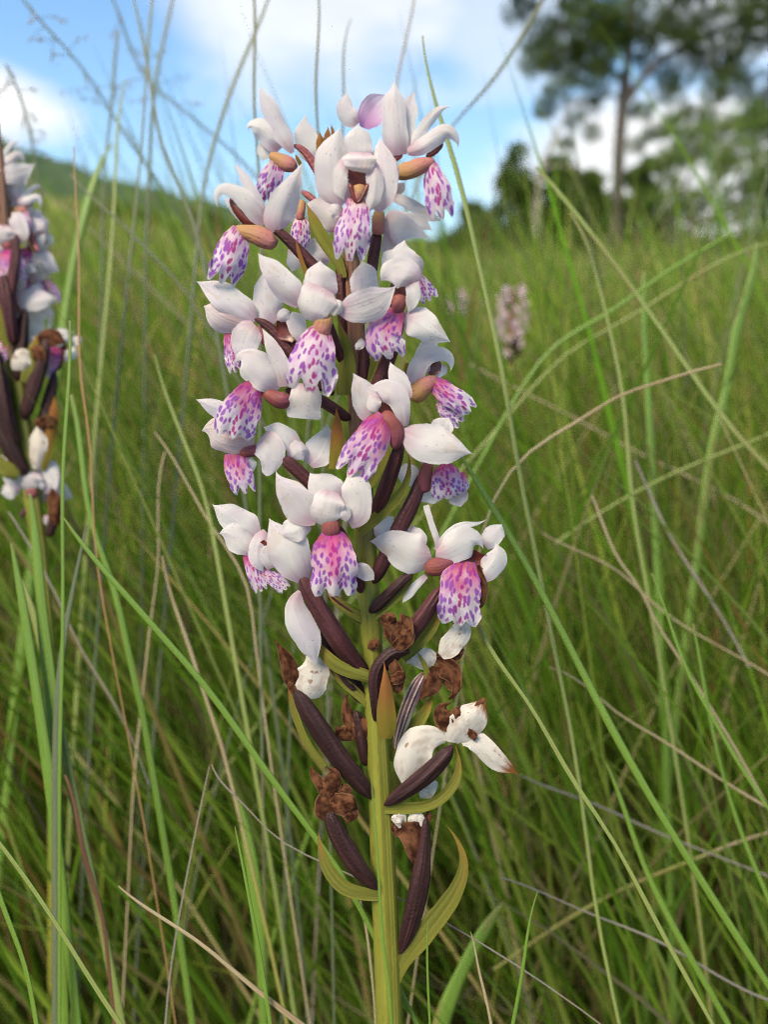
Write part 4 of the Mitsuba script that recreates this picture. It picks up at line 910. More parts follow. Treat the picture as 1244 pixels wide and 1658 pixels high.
crown(t, [(842, 15, 34), (900, 22, 56), (870, 62, 34), (952, 42, 56), (985, 20, 50), (1058, 26, 54), (1128, 16, 56), (1200, 8, 58), (906, 148, 30), (884, 176, 22), (934, 108, 44), (966, 128, 36), (918, 84, 36),
          (1046, 92, 30), (1092, 122, 36), (1148, 92, 50), (1206, 66, 50), (1182, 132, 36), (1232, 146, 40), (975, 80, 40), (1000, 60, 36), (1240, 40, 46), (960, 168, 24),
          (840, -50, 50), (920, -70, 70), (1010, -80, 80), (1100, -70, 70), (1190, -70, 70), (1280, -40, 70), (900, -160, 70), (1000, -190, 90), (1100, -170, 80), (1000, -290, 70), (1300, 60, 50), (1290, 130, 40), (868, 100, 30), (1010, 40, 40), (1070, 62, 34), (1110, 60, 30), (1236, 190, 30), (1160, 150, 26), (1075, 150, 26), (930, 195, 22), (960, 215, 20), (1040, 180, 22), (1060, 215, 22), (915, 235, 18), (1030, 235, 18), (1100, 180, 24), (890, 100, 28), (1140, 190, 26), (1200, 200, 30)],
      16, 30000, 3.4, DK + MID[:1], 5, long=2.6)

t = holder('tree', 'pale feathery tree with thin leaning stems at the right edge under the tall tree', 'tree')
for pth in ([(1086, 470, 8), (1090, 400, 7), (1100, 335, 6), (1120, 280, 4), (1138, 220, 2)], [(1092, 470, 7), (1104, 395, 6), (1132, 340, 5), (1168, 290, 3), (1200, 240, 2)], [(1090, 430, 5), (1076, 360, 4), (1070, 300, 3), (1078, 240, 1.5)],
            [(1104, 400, 5), (1150, 350, 3.5), (1205, 320, 2.5), (1262, 300, 1.5)]):
    limb(t, 'trunk', pth, 13)
crown(t, [(1092, 205, 26), (1124, 232, 40), (1100, 252, 34), (1192, 256, 40), (1232, 214, 40), (1070, 270, 24), (1086, 300, 26), (1150, 312, 36), (1214, 318, 40), (1168, 270, 36), (1248, 270, 40), (1125, 350, 24), (1062, 322, 20),
          (1245, 345, 36), (1290, 250, 50), (1290, 330, 40), (1180, 352, 30), (1210, 190, 36), (1160, 215, 30), (1240, 300, 40), (1105, 330, 30), (1140, 380, 26), (1225, 385, 30), (1078, 345, 24)], 13, 15000, 3.4, LT + MID[:2], 6)

t = holder('tree', 'slim tree with a pale leaning bare top left of the tall tree', 'tree')
limb(t, 'trunk', [(864, 480, 9), (866, 420, 8.5), (869, 345, 8), (877, 280, 6), (892, 235, 4.5), (912, 195, 3.5), (944, 158, 2)], 14, PALEBARK)
limb(t, 'branch', [(877, 280, 3), (905, 268, 2.5), (935, 280, 1.5)], 14, PALEBARK)
crown(t, [(905, 276, 30), (930, 300, 30), (956, 296, 26), (842, 310, 30), (902, 310, 26), (822, 292, 22), (930, 340, 30), (965, 330, 28), (885, 345, 26)], 14.3, 8500, 4.2, MID, 7)

t = holder('tree', 'dark pointed evergreen crown behind the slim leaning tree', 'tree')
limb(t, 'trunk', [(842, 440, 8), (840, 340, 6), (838, 250, 3)], 24)
crown(t, [(838, 248, 20), (836, 272, 28), (840, 300, 38), (842, 340, 46), (800, 360, 36), (880, 360, 40)], 24, 3600, 4.0, DK + MID, 8)

t = holder('tree', 'dark broad tree between the slim tree and the tall tree', 'tree')
limb(t, 'trunk', [(935, 460, 9), (937, 400, 8), (940, 330, 5)], 22)
crown(t, [(930, 380, 46), (960, 345, 40), (900, 400, 40), (975, 400, 40), (930, 330, 34), (1040, 380, 30), (985, 345, 30)], 22, 5600, 4.2, DK[:3] + MID, 9)

t = holder('tree', 'green sapling leaning against the tall tree trunk at its right side', 'tree')
limb(t, 'trunk', [(1042, 470, 5), (1038, 400, 4), (1040, 320, 2)], 15)
crown(t, [(1035, 290, 26), (1050, 318, 26), (1024, 334, 22), (1052, 268, 18)], 15, 2600, 4.0, MID, 10)


def bush(label, clumps, dist, n, size, cols, seed):
    b = holder('bush', label, 'bush')
    c = np.array(clumps, float)
    for k in range(min(3, len(c))):
        limb(b, 'stem', [(c[:, 0].mean(), 470, 3), ((c[k, 0] + c[:, 0].mean()) / 2, (c[k, 1] + 470) / 2, 2.4), (c[k, 0], c[k, 1], 1.2)], dist, nu=6)
    crown(b, clumps, dist, n, size, cols, seed, name='leaves')


bush('pale green bush at the right edge under the feathery tree', [(1120, 405, 26), (1165, 402, 28), (1205, 398, 30), (1245, 396, 30), (1285, 395, 30)], 15, 4200, 4.0, LT + MID, 28)
bush('bright green bush standing in the meadow in front of the slim leaning tree', [(858, 432, 34), (882, 452, 26), (838, 456, 26), (872, 405, 18)], 9, 2600, 4.6, MID + LT[:1], 21)
bush('dark bush low behind the spike, left of the pointed evergreen', [(780, 385, 44), (745, 400, 36), (800, 410, 40), (765, 345, 24), (720, 410, 30)], 19, 5200, 4.2, DK + MID[:1], 22)
bush('dark bush at the foot of the tall tree', [(985, 420, 36), (1030, 425, 34), (955, 425, 30)], 14, 3200, 4.2, DK, 23)
bush('tall green thicket filling the gap between the evergreen and the tall trunk', [(800, 400, 40), (850, 395, 42), (880, 370, 40), (920, 362, 40), (965, 375, 40), (860, 345, 30), (1030, 350, 34), (1075, 385, 36)], 20, 9000, 4.2, MID + DK[:2], 27)
bush('long green thicket behind the bright bush, right of the slim tree', [(960, 385, 34), (1000, 392, 34), (1050, 398, 32), (915, 392, 32), (1085, 405, 26)], 17, 5600, 4.4, MID, 26)
bush('rounded green bush on the slope at the left of the spike', [(330, 370, 36), (372, 385, 32), (295, 385, 32)], 24, 3600, 4.2, MID, 24)
bush('green bush on the slope farther left, behind the straw coloured stalk', [(190, 350, 34), (230, 365, 34), (150, 360, 30)], 26, 3600, 4.2, MID + LT[:1], 25)


# ------------------------------------------------------------------ grass
def grass_mesh(x, y, h, w, lean, ang, bend, yaw, col0, col1, seg):
    n = len(x)
    z0 = ground_h(x, y)
    t = np.linspace(0, 1, seg + 1)[None, :, None]
    root = np.stack([x, y, z0 - 0.01], 1)[:, None]
    dirv = np.stack([np.cos(ang), np.sin(ang), 0 * ang], 1)[:, None]
    L, B, H = lean[:, None, None], bend[:, None, None], h[:, None, None]
    C = root + H * (dirv * (L * t + B * t ** 2.4) + np.array([0, 0, 1.0]) * (t - 0.42 * B * t ** 3))
    sv = np.stack([np.cos(yaw), np.sin(yaw), 0 * yaw], 1)[:, None]
    ww = w[:, None, None] * 0.5 * np.clip((0.75 + 0.5 * t) * (1 - t ** 3), 0.02, 1)
    fold = np.cross(sv, [0, 0, 1.0]) * ww * 0.55                          # blades are folded along the midrib
    V = np.stack([C - sv * ww, C + fold, C + sv * ww], 2)               # n, seg+1, 3, 3
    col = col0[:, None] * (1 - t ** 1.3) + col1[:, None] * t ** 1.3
    col = np.repeat(col[:, :, None], 3, axis=2)
    col[:, :, 1] *= np.array([1.12, 1.08, 1.0])
    k = np.arange(seg)
    f = np.concatenate([np.stack([3 * k + o + a, 3 * k + o + b, 3 * k + o + c], 1) for o in (0, 1) for a, b, c in ((0, 1, 4), (0, 4, 3))])
    return V.reshape(n, -1, 3), f, col.reshape(n, -1, 3)


CLEAR = [(796, 450, 868, 595, .76), (714, 455, 768, 545, 1.18)]
GREENS = np.array([(0.13, 0.235, 0.030), (0.17, 0.28, 0.040), (0.22, 0.32, 0.060), (0.27, 0.34, 0.085), (0.15, 0.28, 0.036), (0.10, 0.20, 0.032), (0.21, 0.30, 0.095)])
STRAWS = np.array([(0.38, 0.31, 0.17), (0.30, 0.25, 0.15), (0.26, 0.17, 0.08), (0.42, 0.37, 0.26), (0.22, 0.20, 0.16)])


def field(name, r0, r1, per_m2, hmin, hmax, wmin, wmax, seg, half, seed, straw=0.2, lean=(-.30, .25), drop=None, tone=(.85, .85, .85)):
    g = np.random.default_rng(seed)
    half = math.radians(half)
    n = int(per_m2 * half * (r1 ** 2 - r0 ** 2))
    r = np.sqrt(g.uniform(r0 ** 2, r1 ** 2, n))
    a = g.uniform(-half, half, n)
    x, y = r * np.sin(a), r * np.cos(a)
    patch = meshkit.fbm(np.stack([x * 1.3, y * 1.3, x * 0], -1), 3, seed)
    h = g.uniform(hmin, hmax, n) * (0.8 + 0.45 * patch)
    w = g.uniform(wmin, wmax, n)
    side = g.normal(lean[0], lean[1], n)                       # most of the meadow leans to the left
    deep = g.normal(0, .18, n)
    ang = np.arctan2(deep, side)
    ln = np.hypot(side, deep)
    dry = g.random(n) < straw * (0.6 + 0.8 * patch)
    c = np.where(dry[:, None], STRAWS[g.integers(0, len(STRAWS), n)], GREENS[g.integers(0, len(GREENS), n)]) * g.uniform(0.55, 1.3, (n, 1))
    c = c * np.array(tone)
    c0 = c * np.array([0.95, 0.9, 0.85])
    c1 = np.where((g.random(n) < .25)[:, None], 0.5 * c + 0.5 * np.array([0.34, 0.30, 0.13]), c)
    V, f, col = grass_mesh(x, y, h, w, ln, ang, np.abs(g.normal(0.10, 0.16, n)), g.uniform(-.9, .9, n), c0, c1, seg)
    depth = (V - EYE) @ FWD
    ok = np.ones(n, bool)
    if drop:
        ok = depth.min(1) > drop
        for bx0, by0, bx1, by1, bd in CLEAR:                      # the gaps through which the far orchids show
            q = V - EYE
            px, py = 622 + FP * (q @ RIGHT) / depth, 829 - FP * (q @ UP) / depth
            ok &= ~((px > bx0) & (px < bx1) & (py > by0) & (py < by1) & (depth < bd)).any(1)
    V, col = V[ok], col[ok]
    m, k = V.shape[:2]
    F = (f[None] + (np.arange(m) * k)[:, None, None]).reshape(-1, 3)
    return V.reshape(-1, 3), F, col.reshape(-1, 3)


def stack(*ms):
    o, Vs, Fs, Cs = 0, [], [], []
    for V, F, C in ms:
        Vs.append(V); Fs.append(F + o); Cs.append(C); o += len(V)
    return np.concatenate(Vs), np.concatenate(Fs), np.concatenate(Cs)


V, F, C = stack(
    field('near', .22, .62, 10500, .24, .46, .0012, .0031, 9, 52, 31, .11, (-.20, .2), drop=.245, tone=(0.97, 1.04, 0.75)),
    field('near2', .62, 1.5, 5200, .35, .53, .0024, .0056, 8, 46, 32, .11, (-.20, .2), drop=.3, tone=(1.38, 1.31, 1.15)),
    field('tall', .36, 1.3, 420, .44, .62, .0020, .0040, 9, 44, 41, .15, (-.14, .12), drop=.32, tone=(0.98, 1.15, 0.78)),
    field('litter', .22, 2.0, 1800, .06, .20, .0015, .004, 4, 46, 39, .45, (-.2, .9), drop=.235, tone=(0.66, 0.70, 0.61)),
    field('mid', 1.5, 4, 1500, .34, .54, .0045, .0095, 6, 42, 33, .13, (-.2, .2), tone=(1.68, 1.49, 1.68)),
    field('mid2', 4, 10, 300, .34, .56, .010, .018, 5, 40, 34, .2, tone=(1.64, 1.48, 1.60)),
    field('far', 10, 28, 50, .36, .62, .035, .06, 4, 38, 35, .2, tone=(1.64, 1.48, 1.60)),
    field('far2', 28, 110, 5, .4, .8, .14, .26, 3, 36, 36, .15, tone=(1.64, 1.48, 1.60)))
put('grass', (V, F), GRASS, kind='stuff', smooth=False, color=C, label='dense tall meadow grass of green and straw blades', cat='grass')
V, F, C = stack(field('stalks', .45, 1.6, 26, .50, .78, .0009, .0015, 9, 40, 37, .35, (-.12, .2), drop=.3),
                field('stalks2', 1.6, 6, 10, .45, .80, .0022, .004, 8, 40, 38, .4, (-.12, .2)))
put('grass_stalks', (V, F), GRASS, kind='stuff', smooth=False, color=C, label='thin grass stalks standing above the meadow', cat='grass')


# ------------------------------------------------------------------ blades and stalks one can pick out
def blade_fn(p, n, uv):
    s, t, seed, typ = fr(uv.x), fr(uv.y), dr.floor(uv.x), dr.floor(uv.y)
    v = N3(s * 14 + seed, t * 8, seed) * 0.6 + 0.4 * N3(s * 30, t * 60, seed)
    g = MX((0.10, 0.20, 0.022), (0.17, 0.29, 0.045), v)
    y = MX((0.17, 0.235, 0.055), (0.27, 0.33, 0.10), v)
    st = MX((0.27, 0.225, 0.125), (0.42, 0.36, 0.22), v)
    gy = MX((0.19, 0.175, 0.145), (0.31, 0.285, 0.245), v)
    dk = MX((0.055, 0.085, 0.038), (0.095, 0.13, 0.055), v)
    og = MX((0.26, 0.145, 0.055), (0.36, 0.235, 0.10), v)
    tip = MX(st, MX((0.22, 0.24, 0.05), (0.32, 0.32, 0.08), v), SS(0.18, 0.30, t))
    rb = MX((0.10, 0.045, 0.028), (0.17, 0.085, 0.05), v)
    sg = MX((0.085, 0.115, 0.060), (0.135, 0.165, 0.090), v)
    c = dr.select(typ > 7.5, sg, dr.select(typ > 6.5, rb, dr.select(typ > 5.5, tip, dr.select(typ > 4.5, og, dr.select(typ > 3.5, dk, dr.select(typ > 2.5, gy, dr.select(typ > 1.5, st, dr.select(typ > 0.5, y, g))))))))
    c = MX(c, (0.24, 0.15, 0.07), 0.8 * SS(0.035, 0.0, t))
    spot = SS(0.60, 0.70, N3(s * 3, t * 24, seed + 4)) * SS(0.5, 0.8, N3(seed, 3.0, 7.0))
    return 0.80 * MX(c, (0.20, 0.12, 0.05), 0.45 * spot)


MATS['blade'] = mat('blade', {'type': 'twosided', 'b': {'type': 'principled', 'base_color': mikit.proc(blade_fn), 'roughness': 0.4, 'specular': 0.4}})
GR, YG, ST, GY, DKG, OG, TIP, RB, SG = range(9)


def blade(name, label, pts, m, typ, rooted=True, flat=.35, cat='grass blade', group=None, nv=60):
    d = D0 * m
    kw_ = .46 if typ in (ST, GY, OG) else .62 if typ in (SG, DKG) else .72 if m > 1.35 else .86
    jr = seeded(*pts[0], *pts[-1])
    p = [(x + jr.normal(0, 1.6), y, w * kw_ * jr.uniform(.82, 1.15)) for x, y, w in pts]
    if rooted:
        (x0, y0, _), (x1, y1, w1) = p[-2], p[-1]
        gy_ = 829 + FP * (CAM_H / d - math.sin(PITCH)) / math.cos(PITCH)
        dy = max(gy_ - y1, 60)
        sl = float(np.clip((x1 - x0) / max(abs(y1 - y0), 20), -1.4, 1.4))
        p += [(x1 + sl * dy * .35, y1 + dy * .45, w1), (x1 + sl * dy * .5, y1 + dy * 1.02, w1 * .9)]
    k = key_for(name)
    SEED[0] += 1
    pts_ = [(x, y, w / 2) for x, y, w in p]
    Vb, Fb, uv = tube_surface(pts_, (0, 0), ribs=.10, nrib=4, nv=nv, nu=8, flat=flat, round_ends=False)
    Wd = Place(d, lean=0)(Vb)
    scene[k] = mikit.ply((Wd, Fb), MATS['blade'], smooth=True, uv=uv + np.array([SEED[0] % 61, typ]))
    note(k, label, cat, group)


B = 'grass_leaf'
for lab, m, typ, pts in [
    ('long green blade from the sky down past the lip of the lower right flower', 1.28, YG, [(683, 58, 3), (705, 150, 6), (738, 270, 9), (775, 420, 9), (810, 590, 9), (842, 760, 9), (868, 900, 9), (895, 1030, 9), (925, 1170, 8), (945, 1320, 8), (968, 1480, 8), (1000, 1658, 7)]),
    ('wide green blade slanting from beside the third row to the bottom right corner', 1.18, GR, [(742, 728, 4), (795, 820, 10), (862, 930, 12), (925, 1050, 13), (992, 1180, 13), (1085, 1340, 13), (1170, 1480, 12), (1262, 1625, 11)]),
    ('bent blade arching before the trees from a brown tip to the right edge', 1.55, YG, [(868, 270, 5), (905, 310, 11), (960, 380, 12), (1040, 490, 12), (1110, 590, 12), (1180, 690, 12), (1250, 765, 12)]),
    ('narrow blade hanging below the bent arching one', 1.62, YG, [(925, 345, 6), (952, 400, 9), (972, 470, 9), (992, 560, 9), (1008, 660, 10), (1025, 800, 10), (1050, 960, 10), (1075, 1100, 10)]),
    ('pale green stalk rising to the lip of the lower right flower', 1.03, YG, [(778, 1014, 4), (805, 1062, 7), (850, 1132, 8), (930, 1262, 8), (985, 1350, 8), (1040, 1450, 8), (1100, 1560, 8), (1158, 1660, 8)]),
    ('slim green blade in the middle of the lower right', 1.3, GR, [(980, 1235, 3), (1010, 1310, 9), (1042, 1390, 10), (1080, 1480, 11), (1125, 1560, 11), (1180, 1660, 11)]),
    ('dotted thin green stalk with a dark joint at the right', 1.25, GR, [(1058, 928, 3), (1088, 1015, 5), (1122, 1100, 6), (1148, 1150, 7), (1195, 1235, 7), (1250, 1320, 7)]),
    ('thin green blade crossing the lower right edge', 1.35, GR, [(1120, 1010, 4), (1150, 1150, 6), (1170, 1260, 7), (1200, 1350, 7), (1238, 1440, 7)]),
    ('yellow green blade lying nearly level at the lower right', 1.7, TIP, [(1262, 1345, 7), (1190, 1364, 8), (1120, 1392, 9), (1030, 1430, 9), (950, 1470, 9), (870, 1520, 9), (800, 1570, 9)]),
    ('green blade from the first lip at the left edge slanting down behind the dark pods', 1.12, GR, [(98, 832, 2), (140, 888, 8), (200, 960, 10), (262, 1030, 11), (330, 1108, 12), (420, 1232, 12), (480, 1312, 12), (560, 1430, 11), (600, 1500, 10)]),
    ('straw tipped blade slanting across the lower left', .98, TIP, [(190, 1434, 3), (250, 1476, 8), (320, 1523, 9), (400, 1590, 10), (490, 1660, 11)]),
    ('upright fresh green blade left of the lowest pods', .97, GR, [(381, 1338, 2), (392, 1400, 5), (404, 1460, 6), (418, 1540, 7), (436, 1660, 7)]),
    ('grey dry bent stem touching the lowest left bract', 1.12, GY, [(340, 1237, 5), (362, 1268, 7), (392, 1302, 7), (440, 1350, 6), (515, 1393, 5), (560, 1412, 5)]),
    ('pale thin dry stalk standing at the bend of the grey stem', 1.2, GY, [(340, 1240, 4), (318, 1340, 5), (296, 1450, 6), (278, 1580, 6), (266, 1660, 6)]),
    ('yellowish blade at the lower left corner running down to the right', 1.02, YG, [(-20, 1340, 8), (40, 1420, 9), (100, 1510, 10), (150, 1590, 10), (196, 1660, 10)]),
    ('bright green blade at the left bottom corner', 1.05, GR, [(-10, 1400, 8), (14, 1480, 9), (36, 1560, 9), (62, 1660, 9)]),
    ('orange dry stem kinked over by the left orchid', 1.35, OG, [(118, 238, 5), (120, 270, 6), (127, 400, 7), (130, 520, 8), (134, 620, 8), (140, 700, 7), (152, 860, 6), (175, 1020, 6), (200, 1160, 6)]),
    ('light green wide blade beside the left orchid running downward', 1.4, GR, [(118, 640, 8), (134, 740, 12), (152, 850, 13), (186, 960, 13), (205, 1040, 14), (222, 1120, 14), (245, 1240, 14), (270, 1400, 14)]),
    ('thin upright green blade in front of the left orchid', 1.2, GR, [(112, 520, 4), (108, 640, 6), (105, 760, 7), (104, 900, 7), (102, 1040, 7), (100, 1200, 7), (96, 1400, 7)]),
    ('grey stalk slanting under the left orchid', 1.5, GY, [(14, 828, 5), (50, 890, 6), (92, 972, 6), (130, 1050, 6), (180, 1130, 6), (215, 1200, 5), (240, 1270, 4)]),
    ('straw stalk leaning upright in the middle left', 1.6, ST, [(268, 732, 6), (258, 860, 7), (256, 910, 6), (246, 985, 7), (240, 1040, 8), (232, 1120, 8), (220, 1240, 8), (212, 1400, 8)]),
    ('golden blade leaning in the middle left', 1.45, TIP, [(262, 900, 4), (285, 985, 7), (310, 1060, 8), (328, 1120, 8), (352, 1190, 8), (372, 1260, 8)]),
    ('dry pale stalk lying across the grass under the right flowers', 1.6, ST, [(880, 862, 4), (930, 890, 6), (1000, 925, 7), (1060, 975, 7), (1130, 1025, 7), (1250, 1095, 7)]),
    ('broken white straw in the right middle', 1.5, ST, [(960, 802, 9), (982, 860, 9), (1008, 915, 9), (1030, 945, 9), (1060, 1000, 9), (1090, 1050, 8)]),
    ('grey straw right of the broken white one', 1.7, GY, [(1030, 745, 6), (1060, 815, 9), (1095, 880, 10), (1130, 940, 10), (1160, 985, 10), (1215, 1080, 10)]),
    ('pale straw arching over the meadow toward the third row', 1.45, ST, [(1170, 590, 8), (1120, 602, 9), (1060, 622, 9), (1000, 643, 9), (940, 678, 9), (880, 715, 9), (845, 745, 9), (815, 785, 8), (785, 850, 8), (770, 930, 7)]),
    ('level faint straw stalk above the arching one', 2.3, ST, [(760, 590, 5), (830, 625, 6), (900, 662, 7), (980, 705, 7), (1060, 745, 8), (1140, 785, 8), (1240, 845, 8)]),
    ('yellow stalk lying low at the right edge', 1.9, YG, [(1250, 700, 6), (1190, 725, 7), (1120, 755, 7), (1050, 785, 7), (960, 840, 6), (900, 880, 6)]),
    ('grey straw lying across the lower right from the white wing tip', 1.6, GY, [(842, 1254, 4), (890, 1275, 6), (960, 1300, 7), (1040, 1335, 7), (1120, 1370, 7), (1250, 1420, 7)]),
    ('straw with an orange patch leaning in the right lower middle', 1.45, ST, [(890, 1080, 4), (960, 1120, 6), (1010, 1160, 7), (1060, 1190, 8), (1130, 1235, 9), (1180, 1270, 9), (1250, 1310, 9)]),
    ('grey straw lying at the bottom right', 1.35, GY, [(810, 1420, 5), (870, 1442, 6), (960, 1480, 7), (1060, 1520, 8), (1150, 1570, 9), (1250, 1620, 9)]),
    ('sharp straw tip standing at the bottom right of the stem', .93, ST, [(761, 1508, 2), (768, 1530, 6), (776, 1570, 9), (786, 1615, 10), (797, 1665, 11)]),
    ('straight slim green blade right of the sharp straw tip', 1.05, GR, [(873, 1444, 2), (862, 1490, 5), (848, 1560, 6), (833, 1660, 7)]),
    ('very thin green blade just right of the stem bottom', .98, GR, [(692, 1490, 2), (693, 1560, 4), (696, 1660, 5)]),
    ('thin green blade pressed against the front of the orchid stem', .86, GR, [(599, 1262, 2), (606, 1330, 4), (613, 1420, 5), (621, 1520, 6), (628, 1600, 6), (636, 1665, 6)]),
    ('broad dark green blade low behind the stem', 1.5, GR, [(815, 1462, 4), (785, 1510, 26), (750, 1570, 34), (720, 1640, 36), (700, 1700, 34)]),
    ('broad green blade standing behind the straw tipped one', 1.5, GR, [(385, 1290, 6), (400, 1350, 22), (410, 1420, 28), (418, 1500, 26), (424, 1580, 22)]),
    ('whitish dry straw behind the lowest left pod', 1.2, ST, [(584, 1458, 6), (592, 1500, 8), (600, 1560, 8), (607, 1620, 7), (610, 1680, 7)]),
    ('thick dark green blade standing at the right edge', 2.1, GR, [(1226, 392, 10), (1214, 460, 18), (1196, 540, 20), (1178, 620, 20), (1160, 700, 20), (1140, 800, 20)]),
    ('upright dark green blade in the right meadow', 2.0, GR, [(1043, 440, 8), (1043, 520, 14), (1046, 620, 16), (1052, 720, 16), (1060, 820, 16)]),
    ('green blade slanting up to the right edge in front of the trees', 1.9, GR, [(1190, 375, 4), (1130, 410, 8), (1050, 462, 10), (980, 510, 10), (900, 560, 8), (850, 620, 8), (800, 700, 8)]),
    ('thin straw slanting up to the right edge below the green one', 2.0, YG, [(1262, 390, 4), (1180, 418, 6), (1080, 475, 7), (1010, 520, 7), (920, 572, 6), (850, 640, 6)]),
    ('pale blade across the sky from the tree down to the top right flower', 1.9, SG, [(895, -20, 6), (862, 30, 9), (825, 95, 10), (790, 140, 8), (735, 205, 6), (690, 270, 6), (650, 360, 6)]),
    ('blue grey stalk in the sky above the folded white sepal', 1.9, GY, [(674, -30, 6), (662, 40, 9), (646, 120, 9), (630, 230, 9), (612, 400, 9)]),
    ('green stalk in the sky above the middle sepals', 1.5, SG, [(516, -30, 5), (516, 60, 6), (517, 140, 7), (518, 230, 7), (520, 400, 7)]),
    ('short green stalk in the sky between the two middle ones', 1.7, SG, [(566, 30, 2), (561, 90, 6), (556, 170, 7), (548, 300, 7)]),
    ('upright green stalk in the sky left of the tallest sepal', 1.5, SG, [(410, -30, 6), (412, 60, 7), (414, 160, 7), (418, 300, 8), (424, 480, 8)]),
    ('pale blade leaning behind the upright stalk of the left sky', 1.9, SG, [(440, -20, 5), (415, 55, 9), (378, 130, 10), (350, 210, 10), (330, 300, 10), (318, 420, 10)]),
    ('dark stalk in the left sky leaning to the right at its top', 2.1, DKG, [(288, -30, 6), (272, 40, 8), (258, 110, 9), (246, 190, 9), (240, 280, 9), (236, 380, 9), (234, 520, 9)]),
    ('green blade curving from the left sky down beside the leftmost lip', 1.7, SG, [(212, -20, 4), (232, 70, 7), (246, 150, 8), (262, 230, 9), (290, 300, 9), (318, 380, 9), (340, 480, 9), (360, 600, 9)]),
    ('second pale stalk crossing the curving blade in the left sky', 1.8, SG, [(250, -20, 5), (242, 60, 7), (236, 140, 7), (226, 260, 7), (214, 400, 8)]),
    ('thin dark seeded stalk in the left sky', 2.0, DKG, [(190, 50, 8), (186, 110, 8), (180, 170, 7), (172, 260, 6), (168, 360, 6)]),
    ('pale flat blade under the left skyline pointing up right', 2.0, GR, [(182, 232, 4), (160, 272, 14), (136, 340, 20), (120, 420, 22), (100, 540, 22)]),
    ('upright green stalk on the slope left of the spike', 1.9, YG, [(200, 130, 3), (190, 220, 6), (184, 320, 9), (178, 420, 10), (170, 540, 10)]),
    ('pale straw sloping down from the left skyline', 1.8, SG, [(112, 282, 5), (150, 320, 7), (200, 365, 7), (244, 410, 7), (290, 460, 7), (330, 520, 7)]),
    ('olive blade leaning right by the left fourth flower', 1.5, YG, [(250, 575, 4), (275, 650, 8), (300, 720, 9), (330, 800, 9), (350, 900, 9)]),
    ('straw stalk ending beside the white lower left flower', 1.5, ST, [(250, 700, 5), (290, 760, 7), (340, 850, 8), (395, 945, 9), (410, 1010, 8)]),
    ('green blade in front of the left orchid stem', 1.3, GR, [(46, 800, 6), (60, 900, 20), (70, 1000, 26), (80, 1120, 28), (88, 1280, 28), (96, 1480, 26)]),
    ('yellow green blade crossing the left orchid stem low down', 1.32, YG, [(34, 930, 5), (62, 1030, 16), (90, 1150, 18), (122, 1300, 18), (160, 1470, 16)]),
    ('broad green blade rising left of the left orchid stem', 1.28, GR, [(20, 880, 5), (40, 1000, 18), (60, 1120, 22), (80, 1260, 22), (96, 1400, 20)]),
    ('pale green blade leaning over the left orchid stem', 1.25, SG, [(140, 850, 5), (116, 960, 14), (98, 1080, 18), (92, 1240, 18), (90, 1420, 18)]),
    ('reddish brown dry stem at the left bottom', 1.25, RB, [(104, 1255, 4), (120, 1310, 7), (140, 1390, 9), (158, 1460, 8), (176, 1560, 8)]),
]:
    rooted = lab.split()[0] not in ('yellow', 'grey', 'level', 'dry') or 'stem' in lab
    blade(B if 'stalk' not in lab and 'stem' not in lab and 'straw' not in lab.split()[:3] else 'grass_stalk', lab, pts, m, typ, rooted=rooted, cat='grass blade' if 'blade' in lab else 'grass stalk')


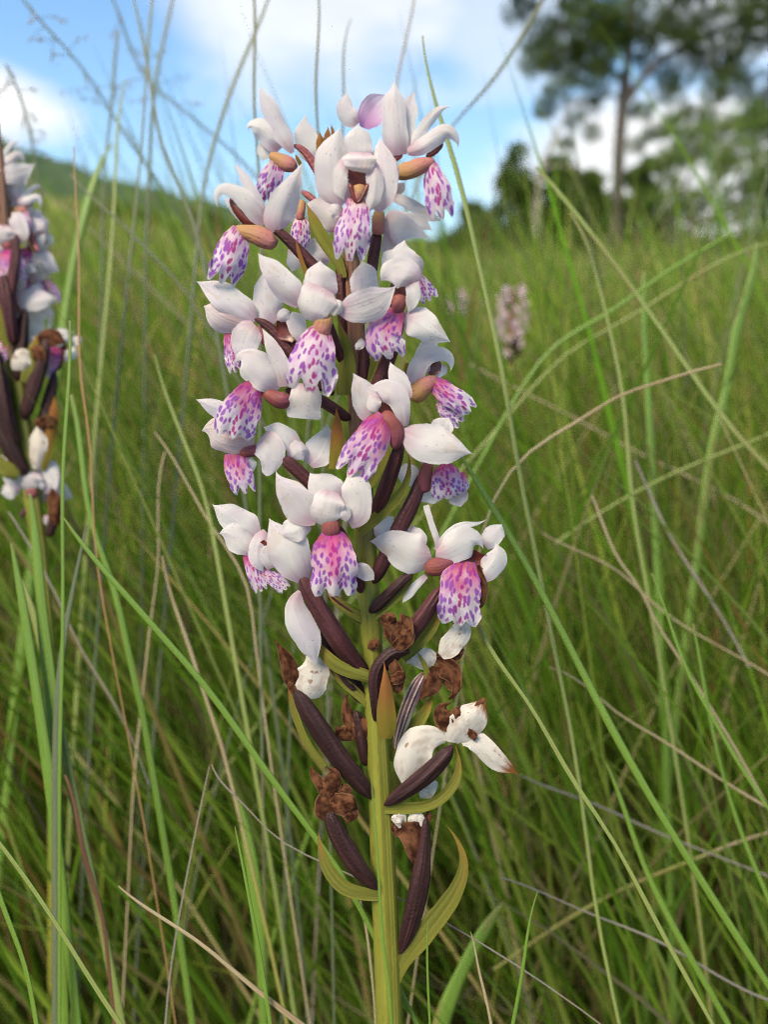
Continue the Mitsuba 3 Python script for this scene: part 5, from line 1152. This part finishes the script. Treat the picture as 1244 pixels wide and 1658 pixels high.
# ------------------------------------------------------------------ grass with open seed heads in the upper left sky
def panicle(label, pts, m, seed, n=16, reach=60):
    d = D0 * m
    k = holder('seed_head_grass', label, 'grass')
    r = np.random.default_rng(seed)
    part(k, 'stalk', 'blade', [(x, y, w / 2) for x, y, w in pts], (0, 0), Place(d, lean=0), typ=DKG, tube=True, nv=50, nu=7, round_ends=False)
    xy, _, _ = spine([(x, y, w) for x, y, w in pts], (0, 0))
    Vs, Fs, uvs, o = [], [], [], 0
    sv, sf, suv, so = [], [], [], 0
    for q in range(n):
        b = xy(q / n * 0.42)
        ang = r.uniform(-1.0, 2.4) if q % 2 else r.uniform(1.0, 3.9)
        ln = reach * r.uniform(.4, 1) * (0.5 + q / n)
        z1 = r.uniform(-1, 1) * ln * .6
        e = b + ln * np.array([math.cos(ang), math.sin(ang) * .8])
        mid = (b + e) / 2 + np.array([0, -ln * .12])
        V, F, uv = tube_surface([(*b, .7), (*mid, .6), (*e, .4)], (0, z1 * .6, z1), nv=8, nu=5, round_ends=False)
        Vs.append(V); Fs.append(F + o); uvs.append(uv); o += len(V)
        for f in (.55, .75, .9, 1.0):
            c = b + (e - b) * f + r.normal(0, 2.5, 2)
            a2 = ang + r.normal(0, .7)
            L = r.uniform(4, 8)
            V, F, uv = tube_surface([(c[0], c[1], .7), (c[0] + L * .5 * math.cos(a2), c[1] + L * .5 * math.sin(a2), 2.0), (c[0] + L * math.cos(a2), c[1] + L * math.sin(a2), .5)], (z1 * f, z1 * f), nv=5, nu=5)
            sv.append(V); sf.append(F + so); suv.append(uv); so += len(V)
    pl = Place(d, lean=0)
    for nm, a, b_, c_, ty in (('branches', Vs, Fs, uvs, DKG), ('spikelets', sv, sf, suv, GY)):
        put(f'{k}__{nm}', (pl(np.concatenate(a)), np.concatenate(b_)), MATS['blade'], kind='stuff', uv=np.concatenate(c_) + np.array([5, ty]))


panicle('fine open seed head drooping at the top left corner of the sky', [(30, -10, 3), (75, 45, 4), (120, 95, 4), (160, 150, 4), (200, 215, 4), (260, 300, 5), (330, 420, 5), (380, 560, 6)], 2.2, 51, 16, 70)
panicle('fine seed head on a stalk crossing the sky left of the dark stalk', [(172, -20, 3), (205, 60, 4), (240, 130, 4), (285, 170, 4), (340, 215, 4), (400, 270, 4), (450, 340, 5), (480, 460, 5)], 2.3, 52, 12, 55)
panicle('small seed head low in the sky above the left orchid', [(8, 105, 3), (30, 150, 4), (45, 200, 4), (60, 280, 5), (76, 400, 5), (90, 560, 6)], 2.0, 53, 12, 60)
